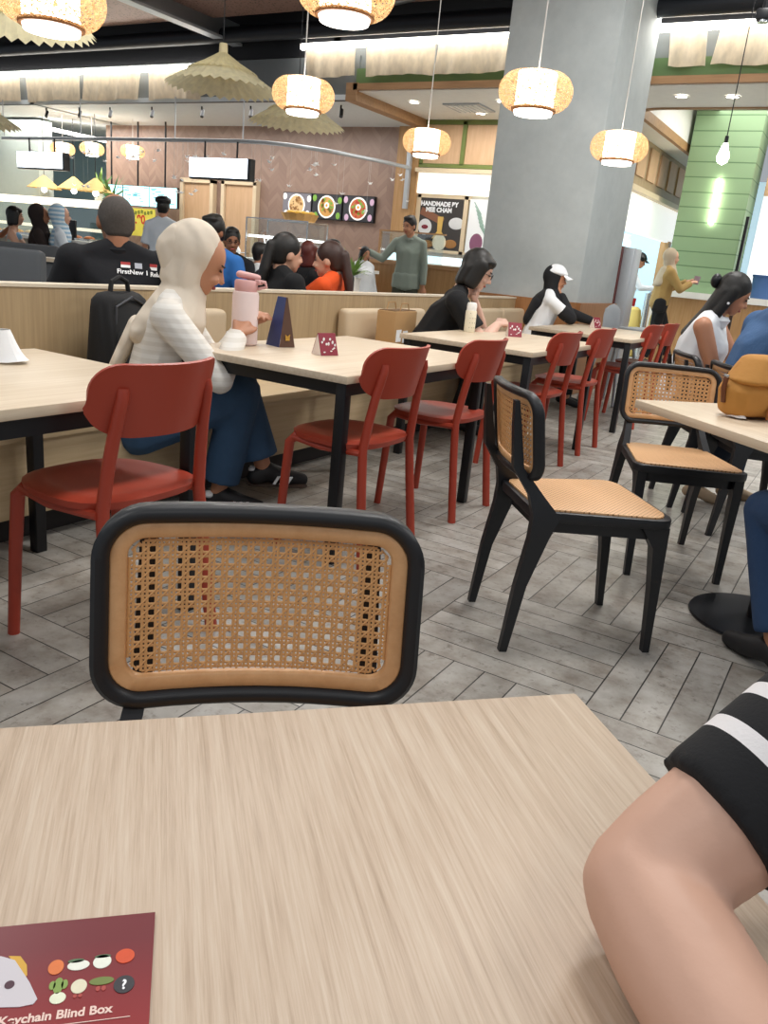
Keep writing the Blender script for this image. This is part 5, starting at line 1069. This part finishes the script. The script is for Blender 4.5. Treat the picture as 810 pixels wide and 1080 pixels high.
off = hem.dot(ax); q_ = SH_.math('SUBTRACT', off, dt.outputs['Value']); fr_ = SH_.math('FRACT', SH_.math('ADD', SH_.math('DIVIDE', q_, .034), 10)); w_ = SH_.math('MULTIPLY', SH_.math('LESS_THAN', fr_, .34), SH_.math('GREATER_THAN', q_, .02))
SH_.set(Base_Color=SH_.mix(w_, lin('#141417'), lin('#e4e0e0')), Roughness=.9); SH_.bump(SH_.noise(SH_.coord((1, 1, 1)), 400, 2), .3, .001)
b = MB(); b.hull((Sh, .066), (Sh.lerp(hem, .6), .054)); b.cyl(Sh.lerp(hem, .4), hem, .056, .05, 36)
b.hull((V((.06, .06, .5)), (.135, .145, .1)), (V((.0, .02, .75)), (.115, .135, .1))).hull((V((0, .02, .75)), (.115, .135, .1)), (Sh + V((.02, .02, -.02)), .068), (Sl, .068), (nb - V((0, 0, .01)), .066)).hull((Sl, .066), (Sl.lerp(El2, .5), .06))
mk('striped_tee', remesh(b, .006, 3), SH_.m, fp, 180)
b = MB()
for hj, kn, an in ((V((.0, -.02, .5)), V((-.24, -.22, .5)), V((-.26, -.24, .08))), (V((.0, .16, .5)), V((-.2, .0, .5)), V((-.24, -.06, .08)))): b.chain((hj, .092), (kn, .066), (an + V((0, 0, .05)), .05))
mk('trousers', remesh(b, .01, 3), NAVY, fp, 180)
h = MB().sph(hd + V((.025, .025, .04)), (.092, .092, .102)).hull((hd + V((.05, .05, 0)), (.07, .07, .09)), (hd + V((.07, .07, -.16)), (.05, .05, .05))); mk('hair', remesh(h, .008, 3), HAIR, fp, 180)
q = MB()
fdir = V((-.7, -.71, 0)); sd_ = V((.71, -.7, 0))
for k in (-1, 1): mk('eye', MB().sph(hd + fdir * .08 + sd_ * .03 * k, (.01, .01, .006), sub=2), EYE, fp, 180)
mk('lips', MB().sph(hd + fdir * .082 + V((0, 0, -.06)), (.014, .014, .007), sub=2), LIP, fp, 180)
for k in (-1, 1): mk('eyebrow', MB().hull((hd + fdir * .082 + sd_ * .016 * k + V((0, 0, .024)), .0035), (hd + fdir * .07 + sd_ * .044 * k + V((0, 0, .026)), .003)), BROW, fp, 180)

# ------------------------------------------------------------------ light
def area(name, loc, sx, sy, e, rot=(0, 0, 0), c=(1, .975, .94)):
    l = bpy.data.lights.new(name, 'AREA'); l.shape = 'RECTANGLE'; l.size = sx; l.size_y = sy; l.energy = e; l.color = c
    o = bpy.data.objects.new(name, l); COL.objects.link(o); o.location = loc; o.rotation_euler = rot; return o
for y, e_ in ((-1.2, 34), (2.4, 62), (5.6, 110)):
    for x in (-4.6, -1.0, 2.4): area('ceiling_lamp', (x, y, 4.4), .9, .9, e_ if x < 2 else e_ * .7)
area('cloth_lamp', (-11.2, 8.86, 3.42), 5, .06, 26); area('cloth_lamp', (-5.2, 8.86, 3.6), 3.4, .06, 20); area('cloth_lamp', (-1.6, 8.86, 3.6), 1.8, .06, 11)
area('kitchen_lamp', (-4.2, 13, 2.9), 1, 3, 60); area('stall_lamp', (-4.6, 9.9, 3.0), 2, 1, 40); area('recess_lamp', (-1.4, 12.2, 3.55), 2.4, 2, 60); area('counter_lamp', (-9, 9.6, 2.9), 4.5, 1, 85); area('left_lamp', (-13, 10, 2.9), 3, 1, 80)
w = bpy.data.worlds.new('world'); SC.world = w; w.use_nodes = True; w.node_tree.nodes['Background'].inputs[0].default_value = (.86, .93, 1, 1); w.node_tree.nodes['Background'].inputs[1].default_value = .42
vs = SC.view_settings; vs.view_transform = 'Standard'; vs.look = 'None'; vs.gamma = 1; vs.exposure = 0; vs.use_curve_mapping = False
